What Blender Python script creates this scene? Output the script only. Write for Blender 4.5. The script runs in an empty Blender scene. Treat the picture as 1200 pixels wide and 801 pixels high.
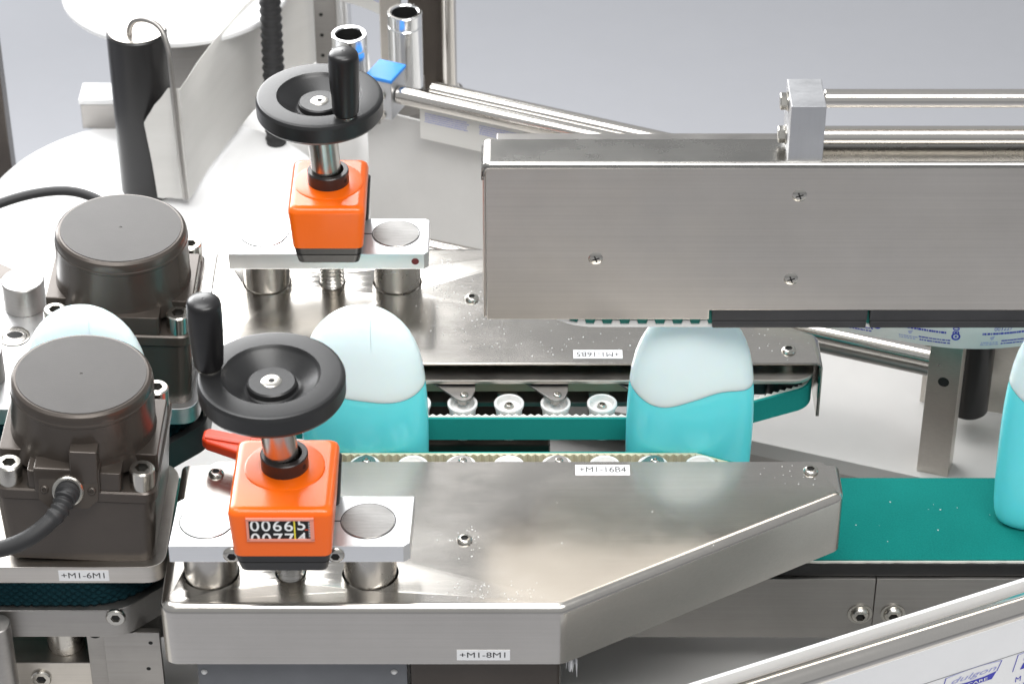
import bpy, bmesh, math, random
from mathutils import Vector, Matrix
random.seed(7)
R = math.radians
MM = 0.001                      # every length below is written in millimetres
S = bpy.context.scene
COL = S.collection

# ------------------------------------------------------------------ camera
cam = bpy.data.cameras.new('camera')
cam.sensor_width = 36.0
cam.lens = 36.0 * 3124.0 / 1200.0
cam.clip_start = 0.01
cam.clip_end = 200.0
camo = bpy.data.objects.new('camera', cam)
COL.objects.link(camo)
TH = R(36.0)
camo.location = (0.0, -1.8 * math.cos(TH), 1.8 * math.sin(TH))
camo.rotation_euler = (R(90) - TH, 0, 0)
S.camera = camo
cam.dof.use_dof = True
cam.dof.focus_distance = 1.72
cam.dof.aperture_fstop = 16.0

# ------------------------------------------------------------------ studio light
w = bpy.data.worlds.new('World')
S.world = w
w.use_nodes = True
w.node_tree.nodes['Background'].inputs[0].default_value = (0.96, 0.98, 1.0, 1)
w.node_tree.nodes['Background'].inputs[1].default_value = 0.50

def softbox(name, loc, target, sx, sy, watts, col=(1, 1, 1)):
    l = bpy.data.lights.new(name, 'AREA')
    l.shape = 'RECTANGLE'
    l.size, l.size_y = sx, sy
    l.energy = watts
    l.color = col
    o = bpy.data.objects.new(name, l)
    COL.objects.link(o)
    o.location = loc
    o.rotation_euler = (Vector(target) - Vector(loc)).to_track_quat('-Z', 'Y').to_euler()
    return o
softbox('softbox_behind_left', (-0.81, 1.30, 0.60), (-0.35, 0.0, 0.05), 1.30, 0.85, 33)
softbox('softbox_behind_left_top', (-0.84, 1.22, 1.24), (-0.35, 0.0, 0.0), 1.30, 0.56, 7.5)
softbox('softbox_overhead', (-0.55, 0.10, 2.0), (-0.25, 0.0, 0.0), 1.2, 1.2, 34)
softbox('softbox_front', (0.4, -1.35, 2.3), (0.1, 0.0, 0.0), 1.7, 1.0, 58, (1, 0.99, 0.97))

softbox('softbox_backdrop', (-1.9, 2.7, 0.9), (-1.0, 2.4, -0.9), 0.9, 0.9, 36, (0.95, 0.97, 1.0))

vs = S.view_settings
vs.view_transform = 'Standard'
vs.look = 'None'
vs.exposure = 0.0
vs.gamma = 1.0
S.cycles.max_bounces = 10
S.cycles.use_denoising = True

# ------------------------------------------------------------------ materials
def nodes(name):
    m = bpy.data.materials.new(name)
    m.use_nodes = True
    nt = m.node_tree
    return m, nt, nt.nodes['Principled BSDF']

def sock(nt, b, key, v):
    b.inputs[key].default_value = v

def coords(nt, scale, kind='Object'):
    tc = nt.nodes.new('ShaderNodeTexCoord')
    mp = nt.nodes.new('ShaderNodeMapping')
    mp.inputs['Scale'].default_value = scale
    nt.links.new(tc.outputs[kind], mp.inputs['Vector'])
    return mp.outputs['Vector']

def noise(nt, vec, scale, detail=4, rough=0.6):
    n = nt.nodes.new('ShaderNodeTexNoise')
    n.inputs['Scale'].default_value = scale
    n.inputs['Detail'].default_value = detail
    n.inputs['Roughness'].default_value = rough
    nt.links.new(vec, n.inputs['Vector'])
    return n.outputs['Fac']

def ramp(nt, fac, p0, c0, p1, c1):
    r = nt.nodes.new('ShaderNodeValToRGB')
    e = r.color_ramp.elements
    e[0].position, e[1].position = p0, p1
    e[0].color = (*c0, 1) if len(c0) == 3 else c0
    e[1].color = (*c1, 1) if len(c1) == 3 else c1
    nt.links.new(fac, r.inputs['Fac'])
    return r.outputs['Color']

def maprange(nt, fac, a, b, c, d):
    r = nt.nodes.new('ShaderNodeMapRange')
    for i, v in enumerate((a, b, c, d)):
        r.inputs[i + 1].default_value = v
    nt.links.new(fac, r.inputs[0])
    return r.outputs[0]

def bump(nt, b, h, strength, dist=0.0002):
    n = nt.nodes.new('ShaderNodeBump')
    n.inputs['Strength'].default_value = strength
    n.inputs['Distance'].default_value = dist
    nt.links.new(h, n.inputs['Height'])
    nt.links.new(n.outputs['Normal'], b.inputs['Normal'])

def metal(name, col, rough, grain=(6, 700, 700), gs=0.25, var=0.10, dust=False, metallic=1.0, aniso=0.0):
    m, nt, b = nodes(name)
    g = noise(nt, coords(nt, grain), 1.0, 3, 0.7)
    c = noise(nt, coords(nt, (9, 9, 9)), 1.0, 5, 0.65)
    mix = nt.nodes.new('ShaderNodeMix')
    mix.data_type = 'RGBA'
    mix.inputs['Factor'].default_value = 0.35
    a1 = ramp(nt, c, 0.3, [x * (1 - var) for x in col], 0.7, [min(1, x * (1 + var)) for x in col])
    a2 = ramp(nt, g, 0.25, [x * (1 - var * 1.6) for x in col], 0.75, [min(1, x * (1 + var * 1.6)) for x in col])
    nt.links.new(a1, mix.inputs[6])
    nt.links.new(a2, mix.inputs[7])
    out = mix.outputs[2]
    sock(nt, b, 'Metallic', metallic)
    sm = noise(nt, coords(nt, (16, 26, 26)), 1.0, 6, 0.7)
    nt.links.new(maprange(nt, sm, 0.3, 0.72, rough * 0.82, rough * 1.4), b.inputs['Roughness'])
    if dust:
        v = nt.nodes.new('ShaderNodeTexVoronoi')
        v.inputs['Scale'].default_value = 420
        nt.links.new(coords(nt, (1, 1, 1)), v.inputs['Vector'])
        spot = maprange(nt, v.outputs['Distance'], 0.10, 0.22, 1, 0)
        patch = maprange(nt, noise(nt, coords(nt, (1, 1, 1)), 28, 3, 0.6), 0.60, 0.68, 0, 1)
        mul = nt.nodes.new('ShaderNodeMath')
        mul.operation = 'MULTIPLY'
        nt.links.new(spot, mul.inputs[0])
        nt.links.new(patch, mul.inputs[1])
        mx = nt.nodes.new('ShaderNodeMix')
        mx.data_type = 'RGBA'
        nt.links.new(mul.outputs[0], mx.inputs['Factor'])
        nt.links.new(out, mx.inputs[6])
        mx.inputs[7].default_value = (0.85, 0.85, 0.83, 1)
        out = mx.outputs[2]
        inv = nt.nodes.new('ShaderNodeMath')
        inv.operation = 'SUBTRACT'
        inv.inputs[0].default_value = 1
        nt.links.new(mul.outputs[0], inv.inputs[1])
        nt.links.new(inv.outputs[0], b.inputs['Metallic'])
    nt.links.new(out, b.inputs['Base Color'])
    if aniso:
        sock(nt, b, 'Anisotropic', aniso)
    bump(nt, b, g, gs, 0.00008)
    return m

def plastic(name, col, rough, grain=0, gs=0.3, var=0.06, sss=0.0, spec=0.5, metallic=0.0, coat=0.0, dist=0.0001):
    m, nt, b = nodes(name)
    c = noise(nt, coords(nt, (25, 25, 25)), 1.0, 4, 0.6)
    nt.links.new(ramp(nt, c, 0.3, [x * (1 - var) for x in col], 0.7, [min(1, x * (1 + var)) for x in col]), b.inputs['Base Color'])
    sock(nt, b, 'Roughness', rough)
    sock(nt, b, 'Specular IOR Level', spec)
    sock(nt, b, 'Metallic', metallic)
    if coat:
        sock(nt, b, 'Coat Weight', coat)
        sock(nt, b, 'Coat Roughness', 0.08)
    if sss:
        sock(nt, b, 'Subsurface Weight', sss)
        sock(nt, b, 'Subsurface Radius', (0.008, 0.010, 0.012))
        sock(nt, b, 'Subsurface Scale', 1.0)
    if grain:
        bump(nt, b, noise(nt, coords(nt, (grain,) * 3), 1.0, 2, 0.5), gs, dist)
    return m

M = {}
M['steel'] = metal('brushed_steel', (0.54, 0.515, 0.48), 0.19, (5, 900, 900), 0.03, 0.10)
M['steel_top'] = metal('dull_top_steel', (0.36, 0.35, 0.33), 0.24, (5, 700, 700), 0.03, 0.08)
M['panel'] = metal('brushed_panel_steel', (0.60, 0.565, 0.52), 0.33, (4, 700, 700), 0.06, 0.10, aniso=0.4)
M['steel_dark'] = metal('grey_steel', (0.36, 0.345, 0.33), 0.36, (8, 500, 500), 0.25, 0.10)
M['alu'] = metal('milled_aluminium', (0.86, 0.865, 0.87), 0.34, (30, 1400, 1400), 0.12, 0.03)
M['alu_grey'] = metal('grey_anodised_aluminium', (0.58, 0.585, 0.60), 0.45, (500, 500, 30), 0.05, 0.05)
M['alu_tube'] = metal('turned_aluminium', (0.84, 0.845, 0.85), 0.2, (700, 700, 8), 0.10, 0.03)
M['ground'] = metal('ground_steel', (0.52, 0.50, 0.47), 0.24, (500, 500, 6), 0.06, 0.04)
M['sawn'] = metal('sawn_steel_end', (0.36, 0.355, 0.345), 0.5, (60, 900, 40), 0.8, 0.25)
M['screw'] = metal('zinc_screw_steel', (0.52, 0.50, 0.46), 0.22, (300, 300, 300), 0.1, 0.06)
M['rod'] = metal('polished_rod_steel', (0.66, 0.63, 0.59), 0.14, (600, 600, 600), 0.05, 0.04)
M['black'] = plastic('black_grained_plastic', (0.012, 0.012, 0.0125), 0.36, 1000, 0.5, 0.1, dist=0.00009)
M['black_smooth'] = plastic('black_smooth_plastic', (0.008, 0.0075, 0.008), 0.33, 300, 0.05, 0.1)
M['rubber'] = plastic('black_rubber', (0.018, 0.018, 0.019), 0.55, 500, 0.2, 0.15)
M['black_alu'] = plastic('black_anodised_bar', (0.05, 0.05, 0.052), 0.38, 500, 0.1, 0.15, metallic=0.4)
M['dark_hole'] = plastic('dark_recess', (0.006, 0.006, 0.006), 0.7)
M['motor'] = plastic('brown_grey_motor_paint', (0.075, 0.063, 0.054), 0.27, 1500, 0.15, 0.08, metallic=0.45, dist=0.00012)
M['motor_top'] = plastic('speckled_motor_paint', (0.045, 0.041, 0.038), 0.42, 1500, 0.7, 0.12, spec=0.32, metallic=0.05, dist=0.00010)
M['orange'] = plastic('orange_plastic', (0.92, 0.14, 0.003), 0.28, 0, var=0.02, coat=0.15)
M['red'] = plastic('red_orange_plastic', (0.62, 0.045, 0.008), 0.4, 0, var=0.03)
M['dull_red'] = plastic('dull_red_dot', (0.13, 0.012, 0.012), 0.5, 0)
M['collar'] = plastic('dark_red_brown_collar', (0.028, 0.02, 0.019), 0.3, 0)
M['white_nylon'] = plastic('white_nylon', (0.82, 0.82, 0.81), 0.35, 0, var=0.02, sss=0.25)
M['cream'] = plastic('cream_polyurethane', (0.60, 0.56, 0.40), 0.5, 700, 0.2, 0.08, sss=0.1)
M['cream_white'] = plastic('white_polyurethane', (0.80, 0.79, 0.73), 0.5, 0, var=0.05, sss=0.1)
M['white_sheet'] = plastic('white_plastic_disc', (0.80, 0.80, 0.80), 0.4, 0, var=0.01)
M['bed'] = plastic('light_grey_coated_bed', (0.50, 0.49, 0.475), 0.36, 900, 0.10, 0.03, spec=0.6)
M['guard'] = plastic('pale_satin_sheet', (0.62, 0.61, 0.595), 0.42, 900, 0.08, 0.03, spec=0.6)
M['blue'] = plastic('blue_plastic_cap', (0.03, 0.24, 0.72), 0.35, 500, 0.15, 0.08)
M['print'] = plastic('blue_printing_ink', (0.035, 0.04, 0.42), 0.5, 0)
M['print_pale'] = plastic('pale_blue_printing_ink', (0.34, 0.36, 0.66), 0.5, 0)
M['ink'] = plastic('black_printing_ink', (0.012, 0.012, 0.014), 0.5, 0)
M['label'] = plastic('white_label_film', (0.80, 0.80, 0.81), 0.4, 0, var=0.02)
M['digit'] = plastic('white_digit_ink', (0.85, 0.85, 0.84), 0.5, 0)
M['yellow'] = plastic('yellow_mark', (0.80, 0.68, 0.05), 0.5, 0)
M['bezel'] = plastic('pale_red_window_rim', (0.80, 0.30, 0.22), 0.3, 0)
M['floor'] = plastic('pale_studio_floor', (0.42, 0.425, 0.45), 0.6, 0, var=0.01)
M['cap'] = plastic('pale_blue_white_cap', (0.78, 0.94, 1.0), 0.2, 0, var=0.01, sss=0.8)
M['turquoise'] = plastic('turquoise_bottle_plastic', (0.16, 0.80, 0.86), 0.2, 0, var=0.01, sss=0.75)
M['panel_grey'] = plastic('grey_speckled_paint', (0.16, 0.165, 0.175), 0.4, 1500, 0.4, 0.1, metallic=0.3)

def paper_mat():
    m, nt, b = nodes('release_paper')
    c = noise(nt, coords(nt, (6, 6, 40)), 1.0, 5, 0.6)
    nt.links.new(ramp(nt, c, 0.3, (0.70, 0.69, 0.665), 0.7, (0.79, 0.78, 0.755)), b.inputs['Base Color'])
    sock(nt, b, 'Roughness', 0.45)
    bump(nt, b, noise(nt, coords(nt, (14, 14, 60)), 1.0, 4, 0.6), 0.35, 0.001)
    return m
M['paper'] = paper_mat()
def translucent(m, amount, col):
    nt = m.node_tree
    b = nt.nodes['Principled BSDF']
    out = nt.nodes['Material Output']
    tr = nt.nodes.new('ShaderNodeBsdfTranslucent')
    tr.inputs['Color'].default_value = (*col, 1)
    mx = nt.nodes.new('ShaderNodeMixShader')
    mx.inputs[0].default_value = amount
    nt.links.new(b.outputs[0], mx.inputs[1])
    nt.links.new(tr.outputs[0], mx.inputs[2])
    nt.links.new(mx.outputs[0], out.inputs['Surface'])
translucent(M['paper'], 0.3, (0.85, 0.84, 0.82))

def fabric_mat(name, c0, c1, scale, strength, rough=0.8):
    m, nt, b = nodes(name)
    g = noise(nt, coords(nt, (scale,) * 3), 1.0, 3, 0.7)
    c = noise(nt, coords(nt, (14, 14, 14)), 1.0, 4, 0.6)
    mx = nt.nodes.new('ShaderNodeMath')
    mx.operation = 'MULTIPLY_ADD'
    mx.inputs[1].default_value = 0.6
    nt.links.new(g, mx.inputs[0])
    sc = nt.nodes.new('ShaderNodeMath')
    sc.operation = 'MULTIPLY'
    sc.inputs[1].default_value = 0.4
    nt.links.new(c, sc.inputs[0])
    nt.links.new(sc.outputs[0], mx.inputs[2])
    nt.links.new(ramp(nt, mx.outputs[0], 0.3, c0, 0.7, c1), b.inputs['Base Color'])
    sock(nt, b, 'Roughness', rough)
    sock(nt, b, 'Specular IOR Level', 0.12)
    bump(nt, b, g, strength, 0.0004)
    return m
M['green_belt'] = fabric_mat('green_belt_cover', (0.014, 0.25, 0.225), (0.022, 0.31, 0.28), 1200, 0.3)
M['conveyor'] = fabric_mat('teal_conveyor_fabric', (0.003, 0.145, 0.128), (0.006, 0.215, 0.19), 800, 0.7)
M['knit'] = fabric_mat('dark_teal_knit', (0.001, 0.010, 0.014), (0.004, 0.028, 0.036), 900, 0.8, 0.85)
M['teal'] = plastic('teal_tooth_plastic', (0.0, 0.20, 0.165), 0.45, 0)

# ------------------------------------------------------------------ mesh helpers (millimetres)
def T(loc=(0, 0, 0), rot=None):
    m = Matrix.Translation(Vector(loc))
    return m @ rot if rot is not None else m

def toward(d):
    return Vector(d).normalized().to_track_quat('Z', 'Y').to_matrix().to_4x4()

def bevel(bm, width, seg=2, angle=30):
    bm.normal_update()
    es = [e for e in bm.edges if len(e.link_faces) == 2 and e.calc_face_angle(0) > R(angle)]
    if es and width > 0:
        bmesh.ops.bevel(bm, geom=es, offset=width, segments=seg, profile=0.5, affect='EDGES', clamp_overlap=True)

def box(x0, x1, y0, y1, z0, z1, bev=0.6, seg=2, mat=None):
    bm = bmesh.new()
    bmesh.ops.create_cube(bm, size=1.0)
    for v in bm.verts:
        v.co = Vector(((x0 + x1) / 2 + v.co.x * (x1 - x0), (y0 + y1) / 2 + v.co.y * (y1 - y0), (z0 + z1) / 2 + v.co.z * (z1 - z0)))
    bevel(bm, bev, seg)
    if mat is not None:
        bmesh.ops.transform(bm, matrix=mat, verts=bm.verts)
    return bm

def join(*bms):
    out = bms[0]
    for b in bms[1:]:
        me = bpy.data.meshes.new('tmp')
        b.to_mesh(me)
        out.from_mesh(me)
        bpy.data.meshes.remove(me)
        b.free()
    return out

def lathe(profile, seg=48, mat=None, hexr=None):
    """profile: list of (r, z); radius 0 closes the end. hexr: profile indices whose ring is six-sided."""
    bm = bmesh.new()
    rings = []
    for i, (r, z) in enumerate(profile):
        if r <= 1e-6:
            rings.append([bm.verts.new((0, 0, z))])
            continue
        ring = []
        for k in range(seg):
            a = 2 * math.pi * k / seg
            rr = r
            if hexr and i in hexr:
                rr = r * math.cos(math.pi / 6) / math.cos(((a + 1e-9) % (math.pi / 3)) - math.pi / 6)
            ring.append(bm.verts.new((rr * math.cos(a), rr * math.sin(a), z)))
        rings.append(ring)
    for a, b in zip(rings, rings[1:]):
        if len(a) == 1 and len(b) == 1:
            continue
        for k in range(seg):
            n = (k + 1) % seg
            if len(a) == 1:
                bm.faces.new((a[0], b[k], b[n]))
            elif len(b) == 1:
                bm.faces.new((a[k], a[n], b[0]))
            else:
                bm.faces.new((a[k], a[n], b[n], b[k]))
    bmesh.ops.recalc_face_normals(bm, faces=bm.faces)
    if mat is not None:
        bmesh.ops.transform(bm, matrix=mat, verts=bm.verts)
    return bm

def rod(p0, p1, r, seg=32, cham=0.6):
    p0, p1 = Vector(p0), Vector(p1)
    L = (p1 - p0).length
    c = min(cham, r * 0.4)
    return lathe([(0, 0), (r - c, 0), (r, c), (r, L - c), (r - c, L), (0, L)], seg, T(p0, toward(p1 - p0)))

def tube(path, r, seg=14):
    """round tube swept along a list of points; r may be a list"""
    pts = [Vector(p) for p in path]
    bm = bmesh.new()
    rings = []
    ref = None
    for i, p in enumerate(pts):
        t = (pts[min(i + 1, len(pts) - 1)] - pts[max(i - 1, 0)]).normalized()
        if ref is None:
            ref = t.orthogonal().normalized()
        ref = (ref - t * ref.dot(t)).normalized()
        b = t.cross(ref)
        rr = r[i] if isinstance(r, (list, tuple)) else r
        rings.append([bm.verts.new(p + (ref * math.cos(2 * math.pi * k / seg) + b * math.sin(2 * math.pi * k / seg)) * rr) for k in range(seg)])
    for a, b in zip(rings, rings[1:]):
        for k in range(seg):
            n = (k + 1) % seg
            bm.faces.new((a[k], a[n], b[n], b[k]))
    bm.faces.new(rings[0][::-1])
    bm.faces.new(rings[-1])
    bmesh.ops.recalc_face_normals(bm, faces=bm.faces)
    return bm

def spline(pts, n=10):
    P = [Vector(p) for p in pts]
    P = [P[0] * 2 - P[1]] + P + [P[-1] * 2 - P[-2]]
    out = []
    for i in range(1, len(P) - 2):
        a, b, c, d = P[i - 1], P[i], P[i + 1], P[i + 2]
        for k in range(n):
            t = k / n
            out.append(0.5 * ((2 * b) + (c - a) * t + (2 * a - 5 * b + 4 * c - d) * t * t + (3 * b - a - 3 * c + d) * t ** 3))
    out.append(P[-2])
    return out

def fillet(poly, rad, seg=5, closed=True):
    """round the corners of an xy polygon; rad is a number or a list"""
    out = []
    n = len(poly)
    for i in range(n):
        p = Vector(poly[i])
        r = rad[i] if isinstance(rad, (list, tuple)) else rad
        if (not closed and i in (0, n - 1)) or r <= 0:
            out.append(p.copy())
            continue
        a, b = Vector(poly[i - 1]), Vector(poly[(i + 1) % n])
        u, v = (a - p).normalized(), (b - p).normalized()
        ang = u.angle(v)
        d = min(r / math.tan(ang / 2), (a - p).length * 0.49, (b - p).length * 0.49)
        p0, p1 = p + u * d, p + v * d
        for k in range(seg + 1):
            t = k / seg
            out.append(p0 * (1 - t) ** 2 + p * 2 * t * (1 - t) + p1 * t * t)
    return out

def prism(poly, z0, z1, bev=0.5, seg=2, mat=None):
    bm = bmesh.new()
    lo = [bm.verts.new((p[0], p[1], z0)) for p in poly]
    hi = [bm.verts.new((p[0], p[1], z1)) for p in poly]
    n = len(poly)
    f0, f1 = bm.faces.new(lo[::-1]), bm.faces.new(hi)
    for i in range(n):
        bm.faces.new((lo[i], lo[(i + 1) % n], hi[(i + 1) % n], hi[i]))
    bmesh.ops.recalc_face_normals(bm, faces=bm.faces)
    if bev:
        es = [e for e in bm.edges if any(len(f.verts) == n and n > 4 for f in e.link_faces)] if n > 4 else list(bm.edges)
        bmesh.ops.bevel(bm, geom=es, offset=bev, segments=seg, profile=0.5, affect='EDGES', clamp_overlap=True)
    if mat is not None:
        bmesh.ops.transform(bm, matrix=mat, verts=bm.verts)
    return bm

def offset_path(path, dists, closed=False):
    """offset an xy path to its left by dists"""
    out = []
    n = len(path)
    for i in range(n):
        p = Vector((path[i][0], path[i][1]))
        if closed:
            a, b = path[i - 1], path[(i + 1) % n]
        else:
            a, b = path[max(i - 1, 0)], path[min(i + 1, n - 1)]
        a, b = Vector((a[0], a[1])), Vector((b[0], b[1]))
        d1 = (p - a) if (p - a).length > 1e-6 else (b - p)
        d2 = (b - p) if (b - p).length > 1e-6 else (p - a)
        n1 = Vector((-d1.y, d1.x)).normalized()
        n2 = Vector((-d2.y, d2.x)).normalized()
        m = (n1 + n2)
        m = m.normalized() / max(0.3, math.cos(n1.angle(n2) / 2)) if m.length > 1e-6 else n1
        d = dists[i] if isinstance(dists, (list, tuple)) else dists
        out.append(p + m * d)
    return out

def ribbon(path, z0, z1, t=0.25, closed=False, teeth=None):
    """upright strip following an xy path; z0/z1 numbers or lists; thickness t to the left; teeth = list of extra left offsets"""
    n = len(path)
    bm = bmesh.new()
    q = offset_path(path, [t + (teeth[i] if teeth else 0) for i in range(n)], closed)
    Z = lambda z, i: z[i] if isinstance(z, (list, tuple)) else z
    A = [[bm.verts.new((path[i][0], path[i][1], Z(z0, i))), bm.verts.new((path[i][0], path[i][1], Z(z1, i))),
          bm.verts.new((q[i].x, q[i].y, Z(z1, i))), bm.verts.new((q[i].x, q[i].y, Z(z0, i)))] for i in range(n)]
    for i in range(n if closed else n - 1):
        a, b = A[i], A[(i + 1) % n]
        for k in range(4):
            bm.faces.new((a[k], a[(k + 1) % 4], b[(k + 1) % 4], b[k]))
    if not closed:
        bm.faces.new(A[0])
        bm.faces.new(A[-1][::-1])
    bmesh.ops.recalc_face_normals(bm, faces=bm.faces)
    return bm

def resample(path, step, closed=False):
    P = [Vector((p[0], p[1])) for p in path]
    if closed:
        P.append(P[0])
    out, acc = [], 0.0
    for a, b in zip(P, P[1:]):
        L = (b - a).length
        while acc <= L and L > 1e-9:
            out.append(a.lerp(b, acc / L))
            acc += step
        acc -= L
    if not closed:
        out.append(P[-1])
    return out

# ------------------------------------------------------------------ objects
def finish(me, smooth):
    if smooth:
        me.shade_smooth()
        me.set_sharp_from_angle(angle=R(smooth))

def tag(o, label=None, cat=None, group=None, kind=None):
    if label: o['label'] = label
    if cat: o['category'] = cat
    if group: o['group'] = group
    if kind: o['kind'] = kind
    return o

def origin(o):
    v = Vector((0, 0, 0))
    while o is not None:
        v += o.location / MM
        o = o.parent
    return v

def obj(name, bm, mat, parent=None, smooth=32, at=None):
    """one mesh object; vertices are given in world millimetres; its origin is `at` (default the parent's origin)"""
    base = origin(parent)
    loc = Vector(at) if at is not None else (base if parent else Vector((0, 0, 0)))
    for v in bm.verts:
        v.co = (v.co - loc) * MM
    me = bpy.data.meshes.new(name)
    bm.to_mesh(me)
    bm.free()
    finish(me, smooth)
    me.materials.append(M[mat])
    o = bpy.data.objects.new(name, me)
    COL.objects.link(o)
    o.location = (loc - base) * MM
    o.parent = parent
    if smooth:
        wn = o.modifiers.new('flat_faces', 'WEIGHTED_NORMAL')
        wn.keep_sharp = True
        wn.weight = 80
    return o

def sheet(o, thick, off):
    md = o.modifiers.new('sheet', 'SOLIDIFY')
    md.thickness = thick
    md.offset = off
    if o.modifiers.find('flat_faces') == 0:
        o.modifiers.move(1, 0)

def thing(name, label, cat, loc, group=None):
    o = bpy.data.objects.new(name, None)
    o.empty_display_size = 0.01
    COL.objects.link(o)
    o.location = Vector(loc) * MM
    return tag(o, label, cat, group)

def single(name, bm, mat, label, cat, loc, group=None, smooth=32):
    return tag(obj(name, bm, mat, None, smooth, loc), label, cat, group)

def structure(name, bm, mat, loc=(0, 0, 0)):
    return tag(obj(name, bm, mat, None, 32, loc), kind='structure')

FONT = {}
def lettering(txt, h, o, X, Y, mat, parent, name='lettering', lift=0.15, shear=0.0, cut=None, align='CENTER', fit=None, space=1.0, bold=0.0):
    """flat letters of cap height about h mm; o the anchor, X and Y the writing and up directions"""
    cu = bpy.data.curves.new('t', 'FONT')
    cu.body = txt
    cu.size = 1.0
    cu.align_x = align
    cu.align_y = 'CENTER'
    cu.shear = shear
    cu.space_character = space
    cu.offset = bold
    to = bpy.data.objects.new('t', cu)
    COL.objects.link(to)
    dg = bpy.context.evaluated_depsgraph_get()
    me = bpy.data.meshes.new_from_object(to.evaluated_get(dg))
    bpy.data.objects.remove(to)
    bm = bmesh.new()
    bm.from_mesh(me)
    bpy.data.meshes.remove(me)
    X, Y = Vector(X).normalized(), Vector(Y).normalized()
    N = X.cross(Y)
    xs = [v.co.x for v in bm.verts] or [0, 1]
    s = h / 0.70
    sx = s if fit is None else fit / (max(xs) - min(xs))
    for v in bm.verts:
        v.co = Vector((v.co.x * sx, v.co.y * s, 0))
    if cut:
        for co, no in cut:
            g = bm.verts[:] + bm.edges[:] + bm.faces[:]
            bmesh.ops.bisect_plane(bm, geom=g, plane_co=co, plane_no=no, clear_outer=True)
    for v in bm.verts:
        v.co = Vector(o) + X * v.co.x + Y * v.co.y + N * lift
    return obj(name, bm, mat, parent, 0)

def quad(o, X, Y, w_, h_, lift=0.0, t=0.2):
    """thin plate centred on o in the plane X, Y"""
    X, Y = Vector(X).normalized(), Vector(Y).normalized()
    N = X.cross(Y)
    bm = bmesh.new()
    bmesh.ops.create_cube(bm, size=1.0)
    for v in bm.verts:
        v.co = Vector(o) + X * v.co.x * w_ + Y * v.co.y * h_ + N * (lift + (v.co.z + 0.5) * t)
    return bm

def tag_plate(txt, o, X, Y, w_, h_, parent, label):
    p = obj('label_strip', quad(o, X, Y, w_, h_, 0.02, 0.25), 'label', parent, 0)
    p['label'] = label
    lettering(txt, h_ * 0.52, o, X, Y, 'ink', p, lift=0.36, fit=w_ * 0.86, bold=0.0)

def socket_screw(o, r, h, d=(0, 0, 1), hexf=0.52, dome=True):
    """button or cylinder head with a hexagon socket"""
    hr = r * hexf
    if dome:
        prof = [(0, h * 0.25), (hr, h * 0.25), (hr, h), (hr * 1.15, h), (r * 0.72, h * 0.93), (r * 0.9, h * 0.66), (r, h * 0.3), (r, 0), (0, 0)]
    else:
        c = min(1.0, r * 0.12)
        prof = [(0, h * 0.45), (hr, h * 0.45), (hr, h), (hr * 1.12, h), (r - c, h), (r, h - c), (r, 0), (0, 0)]
    return lathe(prof, 36, T(o, toward(d)), hexr=(1, 2))

def add_screw(parent, o, r=5, h=2.6, d=(0, 0, 1), dome=True, name='screw', mat='screw', washer=False):
    s = obj(name, socket_screw(o, r, h, d, dome=dome), mat, parent)
    hr = r * 0.5
    dd = Vector(d).normalized()
    obj('socket_recess', lathe([(0, h * 0.3), (hr * 0.93, h * 0.3), (hr * 0.93, h * 0.55), (0, h * 0.55)], 6, T(o, toward(d))), 'dark_hole', s)
    if washer:
        obj('washer', lathe([(r * 0.6, 0.1), (r * 1.3, 0.1), (r * 1.3, 0.9), (r * 0.6, 0.9), (r * 0.6, 0.1)], 32, T(o, toward(d))), mat, s)
    return s

# ================================================================== the setting
structure('floor', box(-9000, 9000, -7000, 12000, -910, -900, 0), 'floor')

# ================================================================== conveyor
CY = -76.5
cv = thing('conveyor', 'teal fabric conveyor belt on a steel frame, bottle standing on it', 'conveyor', (200, CY, -160))
b = box(-520, 420, -119.5, -34, -92.6, -90, 0.4)
obj('belt', b, 'conveyor', cv)
edge = []
x = -518.0
bm = None
n = 0
pts = []
while x < 418:
    pts.append((x, -119.9 + random.uniform(-0.5, 0.1)))
    x += random.uniform(2, 6)
obj('belt_edge', ribbon(pts, -92.8, -91.2, 1.2), 'cream_white', cv, 0)
obj('belt_slide_rail', box(-520, 420, -121.5, -34, -103, -92.9, 0.8), 'black_smooth', cv)
for x0, x1 in ((-520, 240.4), (241.0, 420)):
    obj('side_panel', box(x0, x1, -124, -121, -155, -103.4, 0.5), 'steel_dark', cv)
for x_ in (232, 254):
    add_screw(cv, (x_, -124.0, -133.5), 6.4, 4.2, (0, -1, 0), washer=True)
obj('frame_beam', box(-520, 420, -112, -40, -165, -110, 1), 'steel_dark', cv)

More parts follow.
